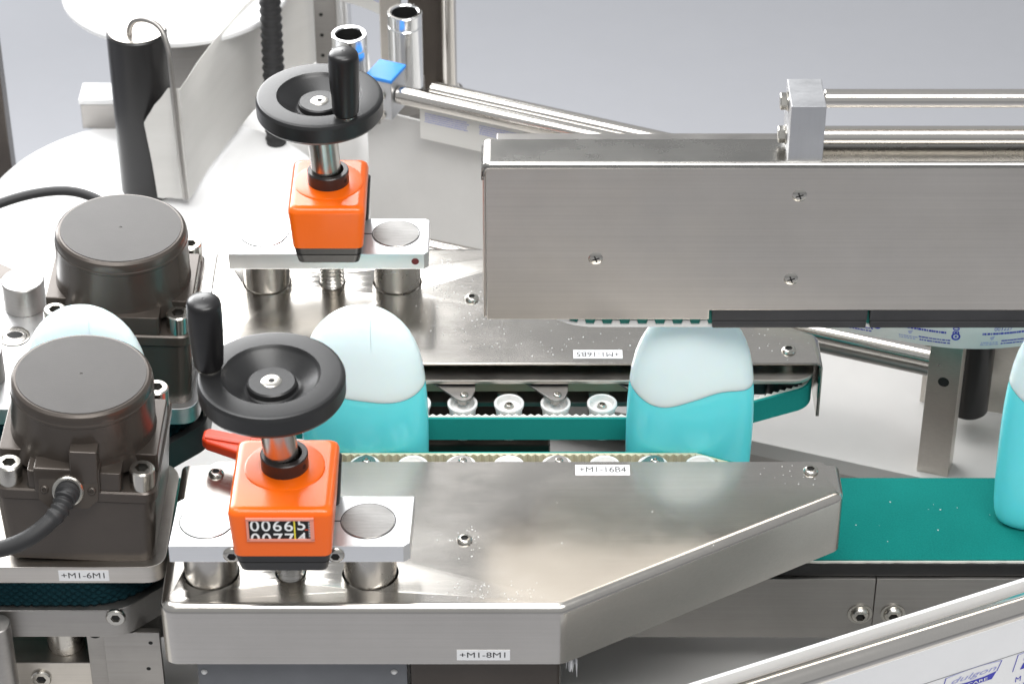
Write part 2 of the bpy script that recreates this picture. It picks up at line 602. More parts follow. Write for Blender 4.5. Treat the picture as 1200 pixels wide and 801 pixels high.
# ================================================================== bottles
BP = [(0, 31.5, 12.0), (1.2, 34.0, 13.8), (4, 36.6, 15.4), (9, 38.4, 16.8), (18, 39.6, 17.6), (32, 40.4, 18.1), (50, 41.0, 18.5), (66, 41.4, 18.6), (80, 41.5, 18.5), (94, 41.3, 18.4), (106, 40.8, 18.1), (118, 40.0, 17.7),
      (128, 38.8, 17.1), (138, 36.8, 16.3), (146, 34.2, 15.3), (153, 31.0, 14.1), (159, 27.0, 12.6), (164, 22.4, 10.8), (168, 17.4, 8.8), (171, 12.0, 6.4), (172.6, 7.0, 3.9), (173, 0.01, 0.01)]
def bprof(h):
    for (h0, a0, b0), (h1, a1, b1) in zip(BP, BP[1:]):
        if h <= h1:
            t = (h - h0) / (h1 - h0)
            return a0 + (a1 - a0) * t, b0 + (b1 - b0) * t
    return 0.01, 0.01
def bottle_skin(h0, h1, n, seg=96, shrink=0.0, lip0=False, lip1=False):
    """surface between heights h0(a) and h1(a) given as functions of the angle"""
    bm = bmesh.new()
    rows = []
    ts = [i / n for i in range(n + 1)]
    for i, t in enumerate(ts):
        row = []
        for k in range(seg):
            a = 2 * math.pi * k / seg
            h = h0(a) + (h1(a) - h0(a)) * t
            A, B = bprof(min(h, 173))
            c, s_ = math.cos(a), math.sin(a)
            e = 2 / 2.25
            d = shrink
            if (lip0 and i == 0) or (lip1 and i == n):
                d = 0.35
            x_, y_ = max(A - d, 0) * math.copysign(abs(c) ** e, c), max(B - d, 0) * math.copysign(abs(s_) ** e, s_)
            row.append(bm.verts.new((x_, y_, h)))
        rows.append(row)
    for a, b_ in zip(rows, rows[1:]):
        for k in range(seg):
            m = (k + 1) % seg
            bm.faces.new((a[k], a[m], b_[m], b_[k]))
    return bm, rows
def seam(a):
    u = math.cos(a)
    amp = 6.4 if math.sin(a) < 0 else 2.6
    k = abs(math.sin(a)) ** 0.5
    return 111.5 + amp * k * math.sin(math.pi * u * 1.0) + 4.0 * abs(u) ** 6
def bottle(x_, y_, rot, label, lean=0):
    t = thing('bottle', label, 'bottle', (x_, y_, -90), 'turquoise bottles on the conveyor')
    bm, rows = bottle_skin(lambda a: 0, lambda a: seam(a) - 0.1, 34, lip1=True)
    bm.faces.new(rows[0][::-1])
    bmesh.ops.recalc_face_normals(bm, faces=bm.faces)
    rm = T((x_, y_, -90)) @ Matrix.Rotation(R(rot), 4, 'Z')
    bmesh.ops.transform(bm, matrix=rm, verts=bm.verts)
    obj('body', bm, 'turquoise', t, 40)
    bm, rows = bottle_skin(lambda a: seam(a) + 0.1, lambda a: 173, 40, lip0=True)
    bmesh.ops.remove_doubles(bm, verts=rows[-1], dist=0.05)
    bmesh.ops.recalc_face_normals(bm, faces=bm.faces)
    bmesh.ops.transform(bm, matrix=rm, verts=bm.verts)
    cap = obj('cap', bm, 'cap', t, 40)
    # flip-lid joint: two fine lines over the shoulder
    for sy in ((1,) if rot else ()):
        for xx in (-6.5,):
            path = []
            for i in range(22):
                h = 169.0 - i * 0.9
                A, B = bprof(h)
                if abs(xx) >= A * 0.97: continue
                path.append(rm @ Vector((xx, sy * B * (1 - (abs(xx) / A) ** 2.25) ** (1 / 2.25), h)))
            obj('lid_joint', tube(path, 0.1, 6), 'cap', cap)
    return t
bottle(-96, CY - 0.5, 180, 'turquoise bottle with pale cap standing behind the nearer black handwheel')
bottle(116, CY - 0.5, 0, 'turquoise bottle with pale cap held under the overhead unit between green belts')
bottle(361, CY - 3, 0, 'turquoise bottle cut off by the right edge, standing on the open teal conveyor')
bottle(-274, CY - 0.5, 180, 'bottle mostly hidden between the two dark motors, only its pale cap visible')

# ================================================================== belt guides (one each side of the bottles)
def guide(s, label, tags):
    Y = lambda d: CY + s * d
    t = thing('belt_guide', label, 'belt guide', (0, Y(120), -60))
    fl = (lambda p: p) if s < 0 else (lambda p: p[::-1])
    # cover: folded sheet
    H, r = 45.0, 5.2
    e0 = 57 if s < 0 else 53
    outer = [(-210, Y(e0)), (-210, Y(192)), (30.5, Y(192)), (208, Y(86)), (208, Y(e0))]
    path = fillet(outer, [0, 10, 12, 9, 0], 8, closed=False)
    side = 1 if s < 0 else -1
    bm = bmesh.new()
    rings = []
    q = offset_path(path, side * (r + 0.7))
    rings.append([bm.verts.new((p.x, p.y, 0)) for p in q])
    for k in range(7):
        a = math.pi / 2 * k / 6
        q = offset_path(path, side * r * (1 - math.sin(a)))
        rings.append([bm.verts.new((p.x, p.y, -r * (1 - math.cos(a)))) for p in q])
    q = offset_path(path, 0.0)
    rings.append([bm.verts.new((p.x, p.y, -H)) for p in q])
    for a, b_ in zip(rings, rings[1:]):
        for i in range(len(a) - 1):
            bm.faces.new((a[i], a[i + 1], b_[i + 1], b_[i]))
    inner = [(200, Y(57)), (196, Y(53)), (-187, Y(53)), (-192, Y(57))] if s < 0 else []
    iv = [bm.verts.new((p[0], p[1], 0)) for p in inner]
    loop = rings[0] + iv
    es = []
    for i in range(len(loop)):
        a, b_ = loop[i], loop[(i + 1) % len(loop)]
        e = bm.edges.get((a, b_)) or bm.edges.new((a, b_))
        es.append(e)
    holes = [(PX1[s], PY[s], 17.2), (PX2[s], PY[s], 17.2), ((PX1[s] + PX2[s]) / 2, PY[s], 9.6)]
    for hx, hy, hr in holes:
        hv = [bm.verts.new((hx + hr * math.cos(2 * math.pi * k / 40), hy + hr * math.sin(2 * math.pi * k / 40), 0)) for k in range(40)]
        es += [bm.edges.new((hv[k], hv[(k + 1) % 40])) for k in range(40)]
    bmesh.ops.triangle_fill(bm, use_beauty=True, use_dissolve=False, edges=es)
    bmesh.ops.recalc_face_normals(bm, faces=bm.faces)
    up = [f for f in bm.faces if abs(f.normal.z) > 0.9]
    if up and sum(f.normal.z for f in up) < 0:
        bmesh.ops.reverse_faces(bm, faces=bm.faces)
    co = obj('cover', bm, 'steel', t, 25)
    sheet(co, 0.0022, -1)
    for (sx, sy) in (((-29, -206.7), (-187, -141.8), (189, -139.2)) if s < 0 else ((-27.7, 50.6), (186, -10.2))):
        add_screw(t, (sx, sy, 0.1), 4.8, 2.4)
    # plate that carries the pulleys, under the cover
    pl = fillet([(-200, Y(45)), (203, Y(45)), (203, Y(80)), (120, Y(130)), (-200, Y(140))], [3, 26, 8, 8, 3], 8)
    obj('pulley_plate', prism(fl(pl), -12, -9, 0.6), 'panel', t)
    obj('lower_plate', prism(fl(fillet([(-196, Y(62)), (150, Y(62)), (150, Y(100)), (100, Y(125)), (-196, Y(140))], 6, 4)), -44, -40, 0.6), 'steel_dark', t)
    for px in (186,):
        obj('spacer', rod((px, Y(66), -9), (px, Y(66), -1.9), 5.2), 'ground', t)
    # toothed belt
    c0, c1 = (-178, 39), (185, 65.5)
    pth = [(-135, 17.5), (120, 17.5)]
    ang0 = math.atan2(-0.88, 0.47)
    for k in range(13):
        a = ang0 + (math.pi / 2 - ang0) * k / 12
        pth.append((c1[0] + 18 * math.cos(a), c1[1] + 18 * math.sin(a)))
    pth.append((150, 86.0))
    pth.append((-135, 94.0))
    for k in range(1, 12):
        a = math.pi / 2 + math.pi * k / 12
        pth.append((-135 + 38 * math.cos(a), 55.7 + 38.2 * math.sin(a)))
    pth = [(p[0], Y(p[1])) for p in pth]
    pts = resample(pth, 1.25, True)
    sd = 1 if s > 0 else -1          # the inner side of the loop
    if s < 0:
        pass
    bl = obj('belt', ribbon(pts, -37.5, -20, 1.7 * sd, True), 'green_belt', t, 45)
    q = offset_path(pts, 1.72 * sd, True)
    tth = []
    for i in range(len(q)):
        tth.append((0.0, 1.0, 2.1, 1.0)[i % 4] * sd)
    obj('tooth_layer', ribbon([(p.x, p.y) for p in q], -37.4, -19.6, 1.1 * sd, True, teeth=tth), 'cream_white' if s > 0 else 'cream', bl, 60)
    for cx, cd, rr in ((185, 65.5, 13.2), (-135, 56, 32)):
        obj('pulley', lathe([(0, -38), (rr, -38), (rr, -18.5), (rr + 1.5, -17.5), (rr + 1.5, -15.5), (5, -15.5), (5, -13), (0, -13)], 40, T((cx, Y(cd), 0))), 'black_smooth', t)
    obj('pulley_disc', lathe([(0, -15.4), (13, -15.4), (13, -14), (6, -13.2), (0, -13.2)], 40, T((185, Y(65.5), 0))), 'screw', t)
    obj('dark_gap_filler', box(112, 200, min(Y(70), Y(84)), max(Y(70), Y(84)), -40, -13, 1), 'black_alu', t)  # added dark block, closes the bright gap behind the black pulley
    # backing rail and its blocks
    obj('backing_rail', box(-170, 125, min(Y(62), Y(66)), max(Y(62), Y(66)), -31, -18, 0.5), 'cream', t)
    k0 = -5
    for k in range(k0, 5):
        xx = -2.0 + 31.0 * k
        cy = Y(33)
        top = -18.0
        rl = obj('roller', lathe([(0, top - 4.6), (3.4, top - 4.6), (3.4, top - 3.4), (6.2, top - 4.6), (7.6, top - 4.0), (8.2, top - 0.4), (9.2, top), (10, top - 0.5), (10.1, top - 2.2), (9.0, top - 5), (8.6, top - 9), (9.2, top - 22), (9.2, top - 25), (0, top - 25)], 40, T((xx, cy, 0))), 'white_nylon', t)
        if k % 2 == 0:
            obj('axle_screw', socket_screw((xx, cy, top - 4.5), 3.3, 3.2), 'screw', rl)
        else:
            pg = [(xx - 26, Y(56)), (xx + 8.5, Y(56)), (xx + 8.5, Y(40)), (xx + 6.2, Y(31.5)), (xx + 1.0, Y(28.2)), (xx - 3.8, Y(31.0))]
            br = obj('roller_bracket', prism(fl(fillet(pg, [0, 0, 3, 5, 5, 5], 5)), -15.2, -13.4, 0.35), 'steel_dark', t)
            obj('axle_screw', socket_screw((xx + 1.2, Y(35), -13.4), 2.8, 1.3), 'screw', br)
            obj('axle', rod((xx, cy, -18.5), (xx, cy, -15.0), 3.2), 'ground', br)
        obj('backing_block', box(xx - 8, xx + 6, min(Y(60), Y(78)), max(Y(60), Y(78)), -58, -31.2, 1), 'steel_dark', t)
    for txt, o, X_, Y_, w_, h_, lb in tags:
        tag_plate(txt, o, X_, Y_, w_, h_, t, lb)
    return t
def dust(t, spots, z, lim):
    bm = bmesh.new()
    for cx, cy, sx, sy, n in spots:
        for k in range(n):
            px, py = random.gauss(cx, sx), random.gauss(cy, sy)
            if not (lim[0] < px < lim[1] and lim[2] < py < lim[3]):
                continue
            rr = random.uniform(0.18, 0.5) * random.choice((0.7, 1, 1))
            m = T((px, py, z + rr * 0.3)) @ Matrix.Rotation(random.uniform(0, 6), 4, 'Z') @ Matrix.Diagonal((rr * random.uniform(0.7, 1.8), rr, rr * 0.6, 1))
            bmesh.ops.create_icosphere(bm, subdivisions=1, radius=1.0, matrix=m)
    o = obj('dust_grains', bm, 'white_nylon', t, 0)
    o['kind'] = 'stuff'
PX1 = {-1: -181.5, 1: -170.5}
PX2 = {-1: -85.5, 1: -79.8}
PY = {-1: -236.0, 1: 71.5}
ga = guide(-1, 'brushed steel guide cover in the foreground with slanted front corner', [
    ('+M1-16B4', (57.3, -138.0, 0), (1, 0, 0), (0, 1, 0), 34.5, 10.4, 'white strip reading +M1-16B4'),
    ('+M1-8M1', (-17.2, CY - 192, -37.5), (1, 0, 0), (0, 0, 1), 32, 8.2, 'white strip reading +M1-8M1')])
gb = guide(1, 'brushed steel guide cover behind the bottles with green belt and white rollers', [
    ('+M1-16B5', (57.6, -14.2, 0), (-1, 0, 0), (0, -1, 0), 33, 9.6, 'white strip reading +M1-16B5, upside down')])
dust(gb, [(-28, 50, 9, 9, 90), (-50, 74, 4, 12, 110), (-44, 92, 6, 6, 40), (-30, 20, 25, 12, 60), (40, 0, 40, 12, 50), (170, 0, 18, 14, 30)], 0.02, (-200, 200, -22, 100))
dust(ga, [(-29, -206, 8, 8, 40), (-20, -255, 20, 5, 60), (30, -200, 60, 40, 6), (175, -142, 12, 8, 22)], 0.02, (-200, 196, -262, -132))
dust(cv, [(270, -80, 60, 22, 14)], -89.9, (200, 400, -118, -36))
# housings under the near cover
hs = thing('drive_housing', 'grey and brown drive housing under the foreground steel cover', 'housing', (-80, -190, -160))
obj('grey_panel', box(-192, -64, -257, -252, -160, -46, 0.8), 'panel_grey', hs)
for px in (-188, -72):
    obj('rivet', lathe([(0, 1.2), (1.4, 1.0), (2.0, 0), (0, 0)], 20, T((px, -257, -62), toward((0, -1, 0)))), 'white_nylon', hs)
obj('brown_box', box(-62.5, 30, -256, -150, -160, -46.5, 3), 'motor', hs)

# film scrap under the cover's corner
sc_ = []
for k in range(9):
    sc_.append((33 + k * 0.8, -260 + 4 * math.sin(k * 1.3)))
single('film_scrap', ribbon(sc_, [-57 + 4 * math.sin(k * 2.1) for k in range(9)], -46.5, 0.15), 'label',
       'small crumpled clear film scrap under the foreground cover corner', 'film scrap', (38, -262, -60))

# ================================================================== adjusting bridges, counters and handwheels
def bridge(s, label):
    y0 = PY[s]
    xm = (PX1[s] + PX2[s]) / 2
    t = thing('adjusting_bridge', label, 'bracket', (xm, y0, 0))
    x0, x1 = (-202, -60) if s < 0 else (-193, -57)
    pg = [(x0, y0 - 23), (x1 - 4, y0 - 23), (x1, y0 - 20), (x1 + 1.5, y0 + 23.5), (x0 + 8, y0 + 23.5), (x0 + 1, y0 + 18)]
    if s > 0:
        pg = [(x0, y0 - 25), (x1 - 3, y0 - 25), (x1, y0 - 22), (x1, y0 + 17), (x1 - 3, y0 + 19), (x0 + 6, y0 + 19)]
    obj('bar', prism(pg, 27.5, 40, 0.7), 'alu', t)
    for px in (PX1[s], PX2[s]):
        p = obj('pin', rod((px, y0, -30), (px, y0, 40.25), 16.0, 64, 0.5), 'ground', t)
        obj('pin_end', lathe([(0, 40.2), (15.6, 40.2), (15.6, 40.5), (0, 40.5)], 64, T((px, y0, 0))), 'sawn' if px > xm else 'alu', p)
        obj('seam_ring', lathe([(15.95, 40.02), (16.55, 40.02), (16.55, 40.12), (15.95, 40.12)], 64, T((px, y0, 0))), 'dark_hole', p)
    for a, b_ in ((PX1[s] + 16.4, xm - 10), (xm + 10, PX2[s] - 16.4)):
        obj('clamp_slot', box(a, b_, y0 - 0.5, y0 + 0.5, 39.9, 40.08, 0), 'dark_hole', t)
    # threaded spindle
    n = 15
    prof = [(0, -20)]
    for k in range(n * 2 + 1):
        prof.append((8.6 if k % 2 else 7.2, -20 + k * 1.6))
    prof += [(7.2, 28), (0, 28)]
    obj('spindle', lathe(prof, 40, T((xm, y0, 0))), 'ground', t)
    if s < 0:
        for px in (-165, -104):
            add_screw(t, (px, y0 - 23, 33.4), 5.4, 2.0, (0, -1, 0))
    else:
        obj('dowel', lathe([(0, 0.5), (2.4, 0.4), (2.6, 0), (0, 0)], 20, T((-66, y0 - 25, 34), toward((0, -1, 0)))), 'dull_red', t)
    return xm, y0
def rounded_block(sections, rad, seg=6):
    """stacked rounded rectangles: (z, x0, x1, y0, y1) with corner radius; closed top and bottom"""
    bm = bmesh.new()
    rings = []
    for i, (z, x0, x1, y0, y1, *rest) in enumerate(sections):
        rr = rest[0] if rest else rad
        zz = z if callable(z) else (lambda x_, y_, z=z: z)
        p = fillet([(x0, y0), (x1, y0), (x1, y1), (x0, y1)], rr, seg)
        rings.append([bm.verts.new((q.x, q.y, zz(q.x, q.y))) for q in p])
    for a, b_ in zip(rings, rings[1:]):
        n = len(a)
        for k in range(n):
            bm.faces.new((a[k], a[(k + 1) % n], b_[(k + 1) % n], b_[k]))
    bm.faces.new(rings[0][::-1])
    bm.faces.new(rings[-1])
    bmesh.ops.recalc_face_normals(bm, faces=bm.faces)
    return bm
def counter(xm, y0, yf, yb, label, window):
    """digital position counter: housing narrows downwards, dark base, round collar on top"""
    t = thing('position_counter', label, 'counter', (xm, y0, 40.5))
    sl = lambda z: (lambda x_, y_: z + (4.0 * (yb - y_) / (yb - yf) - 2.0 if window else 0))
    hw = 30.5 if window else 26
    z1 = 81
    f, bk = yf, yb
    base = rounded_block([(34.6, xm - hw + 7, xm + hw - 7, f + 5.5, bk - 3), (35.6, xm - hw + 5, xm + hw - 5, f + 3.4, bk - 2), (42.5, xm - hw + 3.6, xm + hw - 3.6, f + 1.9, bk - 1.2), (42.9, xm - hw + 4.2, xm + hw - 4.2, f + 2.6, bk - 1.6),
                          (43.4, xm - hw + 3.4, xm + hw - 3.4, f + 1.7, bk - 1.2), (49.0, xm - hw + 2.6, xm + hw - 2.6, f + 0.9, bk - 0.8)], 5)
    obj('base', base, 'black_smooth', t)
    top = z1
    secs = [(49.1, xm - hw + 2.0, xm + hw - 2.0, f + 0.4, bk - 0.6, 5.5), (60, xm - hw + 1.2, xm + hw - 1.2, f + 0.1, bk - 0.3, 5.5), (sl(top - 5), xm - hw, xm + hw, f, bk, 5.5),
            (sl(top - 2.2), xm - hw + 0.7, xm + hw - 0.7, f + 0.7, bk - 0.7, 5.5), (sl(top - 0.7), xm - hw + 2.2, xm + hw - 2.2, f + 2.2, bk - 2.2, 5), (sl(top), xm - hw + 5, xm + hw - 5, f + 5, bk - 5, 4)]
    hsg = obj('housing', rounded_block(secs, 5), 'orange', t, 40)
    zc = top + 0.6 if window else top
    obj('back_shell', rounded_block([(36, xm - hw + 3, xm + hw - 2, bk - 17, bk + 1.5), (37, xm - hw + 2, xm + hw - 1, bk - 18, bk + 2.2), (66, xm - hw + 0.6, xm + hw + 0.9, bk - 10, bk + 2.4), (67.5, xm - hw + 2, xm + hw - 0.5, bk - 8, bk + 1.4)], 4), 'black_smooth', t)
    obj('collar_seat', lathe([(0, zc - 2), (23.5, zc - 2), (23.5, zc + 0.2), (22.5, zc + 0.8), (14, zc + 1.0), (0, zc + 1.0)], 56, T((xm, y0, 0))), 'orange', hsg)
    obj('collar', lathe([(10.4, zc + 1), (14.0, zc + 1), (14.0, zc + 9.6), (13.4, zc + 10.2), (10.6, zc + 10.2), (10.4, zc + 9.6), (10.4, zc + 1)], 56, T((xm, y0, 0))), 'collar', t)
    obj('set_screw', lathe([(0, 0.4), (1.6, 0.4), (1.8, -1), (0, -1)], 16, T((xm + 13.6 * 0.87, y0 - 13.6 * 0.5, zc + 5.4), toward((0.87, -0.5, 0)))), 'dark_hole', t)
    if window:
        # number window on the face towards the camera: the face leans in a little
        o = Vector((xm - 0.3, f + 0.02, 69.8))
        X_, Y_ = Vector((1, 0, 0)), Vector((0, -0.016, 1))
        win = obj('window', quad(o, X_, Y_, 36.5, 14.4, -0.1, 0.5), 'dark_hole', t, 0)
        W2, H2 = 18.2, 7.2
        for nm, c, ww, hh in (('rim', (0, H2 + 0.55), 39, 1.5), ('rim', (0, -H2 - 0.55), 39, 1.5), ('rim', (-W2 - 0.5, 0), 1.4, 15.4), ('rim', (W2 + 0.2, 0), 2.2, 15.4)):
            obj('window_rim', quad(o + X_ * c[0] + Y_ * c[1], X_, Y_, ww, hh, -0.2, 1.3), 'bezel', win, 0)
        cut = [((0, 5.7, 0), (0, 1, 0)), ((0, -5.7, 0), (0, -1, 0))]
        for k, ch in enumerate('0066'):
            lettering(ch, 8.0, o + X_ * (-14.6 + 6.5 * k) + Y_ * 2.4, X_, Y_, 'digit', win, 'digit', 0.48, cut=[((0, 3.9, 0), (0, 1, 0))], bold=0.008)
        for k, ch in enumerate('0077'):
            lettering(ch, 8.0, o + X_ * (-14.6 + 6.5 * k) - Y_ * 7.4, X_, Y_, 'digit', win, 'digit', 0.48, cut=[((0, 0.6, 0), (0, -1, 0))], bold=0.012)
        lettering('5', 8.0, o + X_ * 12.3 + Y_ * 3.2, X_, Y_, 'digit', win, 'digit', 0.48, cut=[((0, 3.9, 0), (0, 1, 0))], bold=0.008)
        lettering('4', 8.0, o + X_ * 12.3 - Y_ * 6.8, X_, Y_, 'digit', win, 'digit', 0.48, cut=[((0, 0.0, 0), (0, -1, 0))], bold=0.008)
        obj('divider', quad(o + X_ * 8.3, X_, Y_, 0.9, 14.0, 0.44, 0.1), 'yellow', win, 0)
        obj('scale', quad(o + X_ * 17.0, X_, Y_, 1.6, 14.0, 0.44, 0.1), 'panel_grey', win, 0)
        for k in range(6):
            obj('scale_mark', quad(o + X_ * 17.0 + Y_ * (-4.6 + 1.85 * k), X_, Y_, 1.2, 0.45, 0.55, 0.08), 'digit', win, 0)
        obj('pointer', quad(o + X_ * 15.2, X_, Y_, 2.2, 0.7, 0.6, 0.08), 'red', win, 0)
    return t
def wheel(xw, yw, zt, hdx, hdy, label, xs, ys, zs):
    t = thing('handwheel', label, 'handwheel', (xs, ys, zs), 'black handwheels on the orange counters')
    r = 42.5
    P = [(27.5, zt - 1.2), (28.6, zt), (39.6, zt), (41.6, zt - 0.8), (42.5, zt - 2.8), (42.4, zt - 12.5), (41.2, zt - 14.5), (38.5, zt - 15.0), (30, zt - 15.2), (14, zt - 22), (13.2, zt - 24), (13.2, zt - 30), (11, zt - 31), (0, zt - 31)]
    Q = [(0, zt - 5.2), (13.2, zt - 5.2), (14.2, zt - 6.0), (14.4, zt - 9.4), (15.4, zt - 10.0), (17.0, zt - 9.6), (26.2, zt - 3.0), (27.5, zt - 1.2)]
    rim = obj('rim', lathe(Q[:-1] + P, 96, T((xw, yw, 0))), 'black', t, 24)
    obj('centre_screw', lathe([(0, -0.8), (2.0, -0.8), (2.0, 0.4), (5.4, 0.4), (6.1, 0.0), (0, 0)], 36, T((xw, yw, zt - 5.1)), hexr=(1, 2)), 'screw', t)
    obj('socket_recess', lathe([(0, -0.5), (1.9, -0.5), (1.9, 0.2), (0, 0.2)], 6, T((xw, yw, zt - 5.1))), 'dark_hole', t)
    # shaft down to the counter
    obj('shaft', rod((xs, ys, zs - 4), (xw, yw, zt - 24), 10.2, 48, 0.3), 'ground', t)
    hx, hy = xw + hdx, yw + hdy
    z0 = zt + 0.2
    hp = [(0, z0), (6.0, z0), (6.6, z0 + 0.4), (6.6, z0 + 1.8), (8.0, z0 + 2.0), (8.6, z0 + 3), (9.2, z0 + 12), (9.8, z0 + 24), (10.1, z0 + 36), (10.0, z0 + 42.4), (9.8, z0 + 43.0), (9.9, z0 + 43.6), (9.5, z0 + 45.6), (8.4, z0 + 47.0), (5.5, z0 + 47.9), (1.0, z0 + 48.3), (0.6, z0 + 48.1), (0, z0 + 48.0)]
    h = obj('handle', lathe(hp, 56, T((hx, hy, 0))), 'black_smooth', t, 40)
    obj('handle_washer', lathe([(5, z0 - 0.4), (7.2, z0 - 0.4), (7.2, z0 + 0.6), (5, z0 + 0.6)], 32, T((hx, hy, 0))), 'screw', h)
    return t
for s, lb1, lb2, lb3 in ((-1, 'aluminium bridge bar on two pins, standing on the foreground cover', 'orange counter with number window reading 00665', 'black handwheel above the counter with number window, handle to its left'),
                         (1, 'aluminium bridge bar on two pins, standing on the rear cover', 'orange counter without visible window on the rear bridge bar', 'black handwheel on the rear counter, handle at its right')):
    xm, y0 = bridge(s, lb1)
    if s < 0:
        counter(xm + 0.5, y0, y0 - 43, y0 + 31, lb2, True)
        wheel(xm - 4, y0, 149, -36, 6, lb3, xm, y0, 82)
    else:
        counter(xm + 0.5, y0 + 2, y0 - 32, y0 + 33, lb2, False)
        wheel(xm - 3, y0 + 3, 149.5, 19, -27, lb3, xm, y0 + 2, 82)

# red clamping lever by the nearer handwheel
lv = thing('clamping_lever', 'red plastic clamping lever behind the orange counter with number window', 'lever', (-160, -140, 0))
pg = [(-195.5, -122), (-192, -119.5), (-178, -124), (-163, -126), (-158, -131), (-158, -147), (-164, -150), (-172, -145), (-193, -134), (-196, -130)]
obj('grip', prism(fillet(pg[::-1], 2.5, 4), 12, 20, 2.0, 3), 'red', lv)
obj('ridge', prism(fillet([(-194, -128), (-176, -132), (-163, -136), (-163, -139), (-176, -136), (-194, -131)][::-1], 1, 3), 19.5, 21, 0.6), 'red', lv)
obj('hub', rod((-158, -138, 0), (-158, -138, 24), 8, 40, 2), 'red', lv)

# ================================================================== infeed drive units with motors
def drive(s, yc, xr, label, motor_label, mx, tilt):
    Y = lambda d: yc - s * d                     # d grows away from the bottles
    t = thing('infeed_drive', label, 'drive unit', (-350, yc, -90))
    lo, hi = yc - 52, yc + 52
    if s > 0: lo, hi = yc - 52.5, yc + 100
    pg = fillet([(-520, lo), (xr, lo), (xr, hi), (-520, hi)], [0, 14, 20, 0], 7)
    obj('top_plate', prism(pg, -33, -20, 0.7), 'alu' if s > 0 else 'panel', t)
    # padded belt loop round the pulley
    path = []
    for k in range(25):
        a = -math.pi / 2 + math.pi * k / 24
        path.append((mx + 49 * math.cos(a) + (xr - mx - 53), yc + 49 * math.sin(a)))
    path = [(-520, yc - 49)] + path + [(-520, yc + 49)]
    pts = resample(path, 1.5)
    # knitted surface: rows of small stitches
    zs = [-52 + 19 * k / 14 for k in range(15)]
    q = []
    bm = bmesh.new()
    rows = []
    for j, z in enumerate(zs):
        off = offset_path(pts, [-(1.7 * (0.5 + 0.5 * math.sin(i * 2 * math.pi / 4 + (j // 2 % 2) * math.pi)) * (1.0 if j % 2 else 0.25) + random.uniform(0, 0.6)) for i in range(len(pts))])
        rows.append([bm.verts.new((p.x, p.y, z + (random.uniform(-0.8, 0.8) if j in (0, 14) else random.uniform(-0.2, 0.2)))) for p in off])
    for a, b_ in zip(rows, rows[1:]):
        for k in range(len(a) - 1):
            bm.faces.new((a[k], a[k + 1], b_[k + 1], b_[k]))
    bmesh.ops.recalc_face_normals(bm, faces=bm.faces)
    kb = obj('belt', bm, 'knit', t, 40)
    sheet(kb, 0.003, 0)
    pg = fillet([(-520, yc - 55), (xr + 1 - 30, yc - 55), (xr + 1, yc - 25), (xr + 1, yc + 55), (-520, yc + 55)], [0, 25, 20, 16, 0], 7)
    obj('lower_plate', prism(pg, -75, -53, 0.8), 'steel_dark' if s < 0 else 'black_alu', t)
    obj('pulley', lathe([(0, -52.5), (42, -52.5), (42, -33.5), (0, -33.5)], 48, T((mx + (xr - mx - 53), yc, 0))), 'black_smooth', t)
    return t
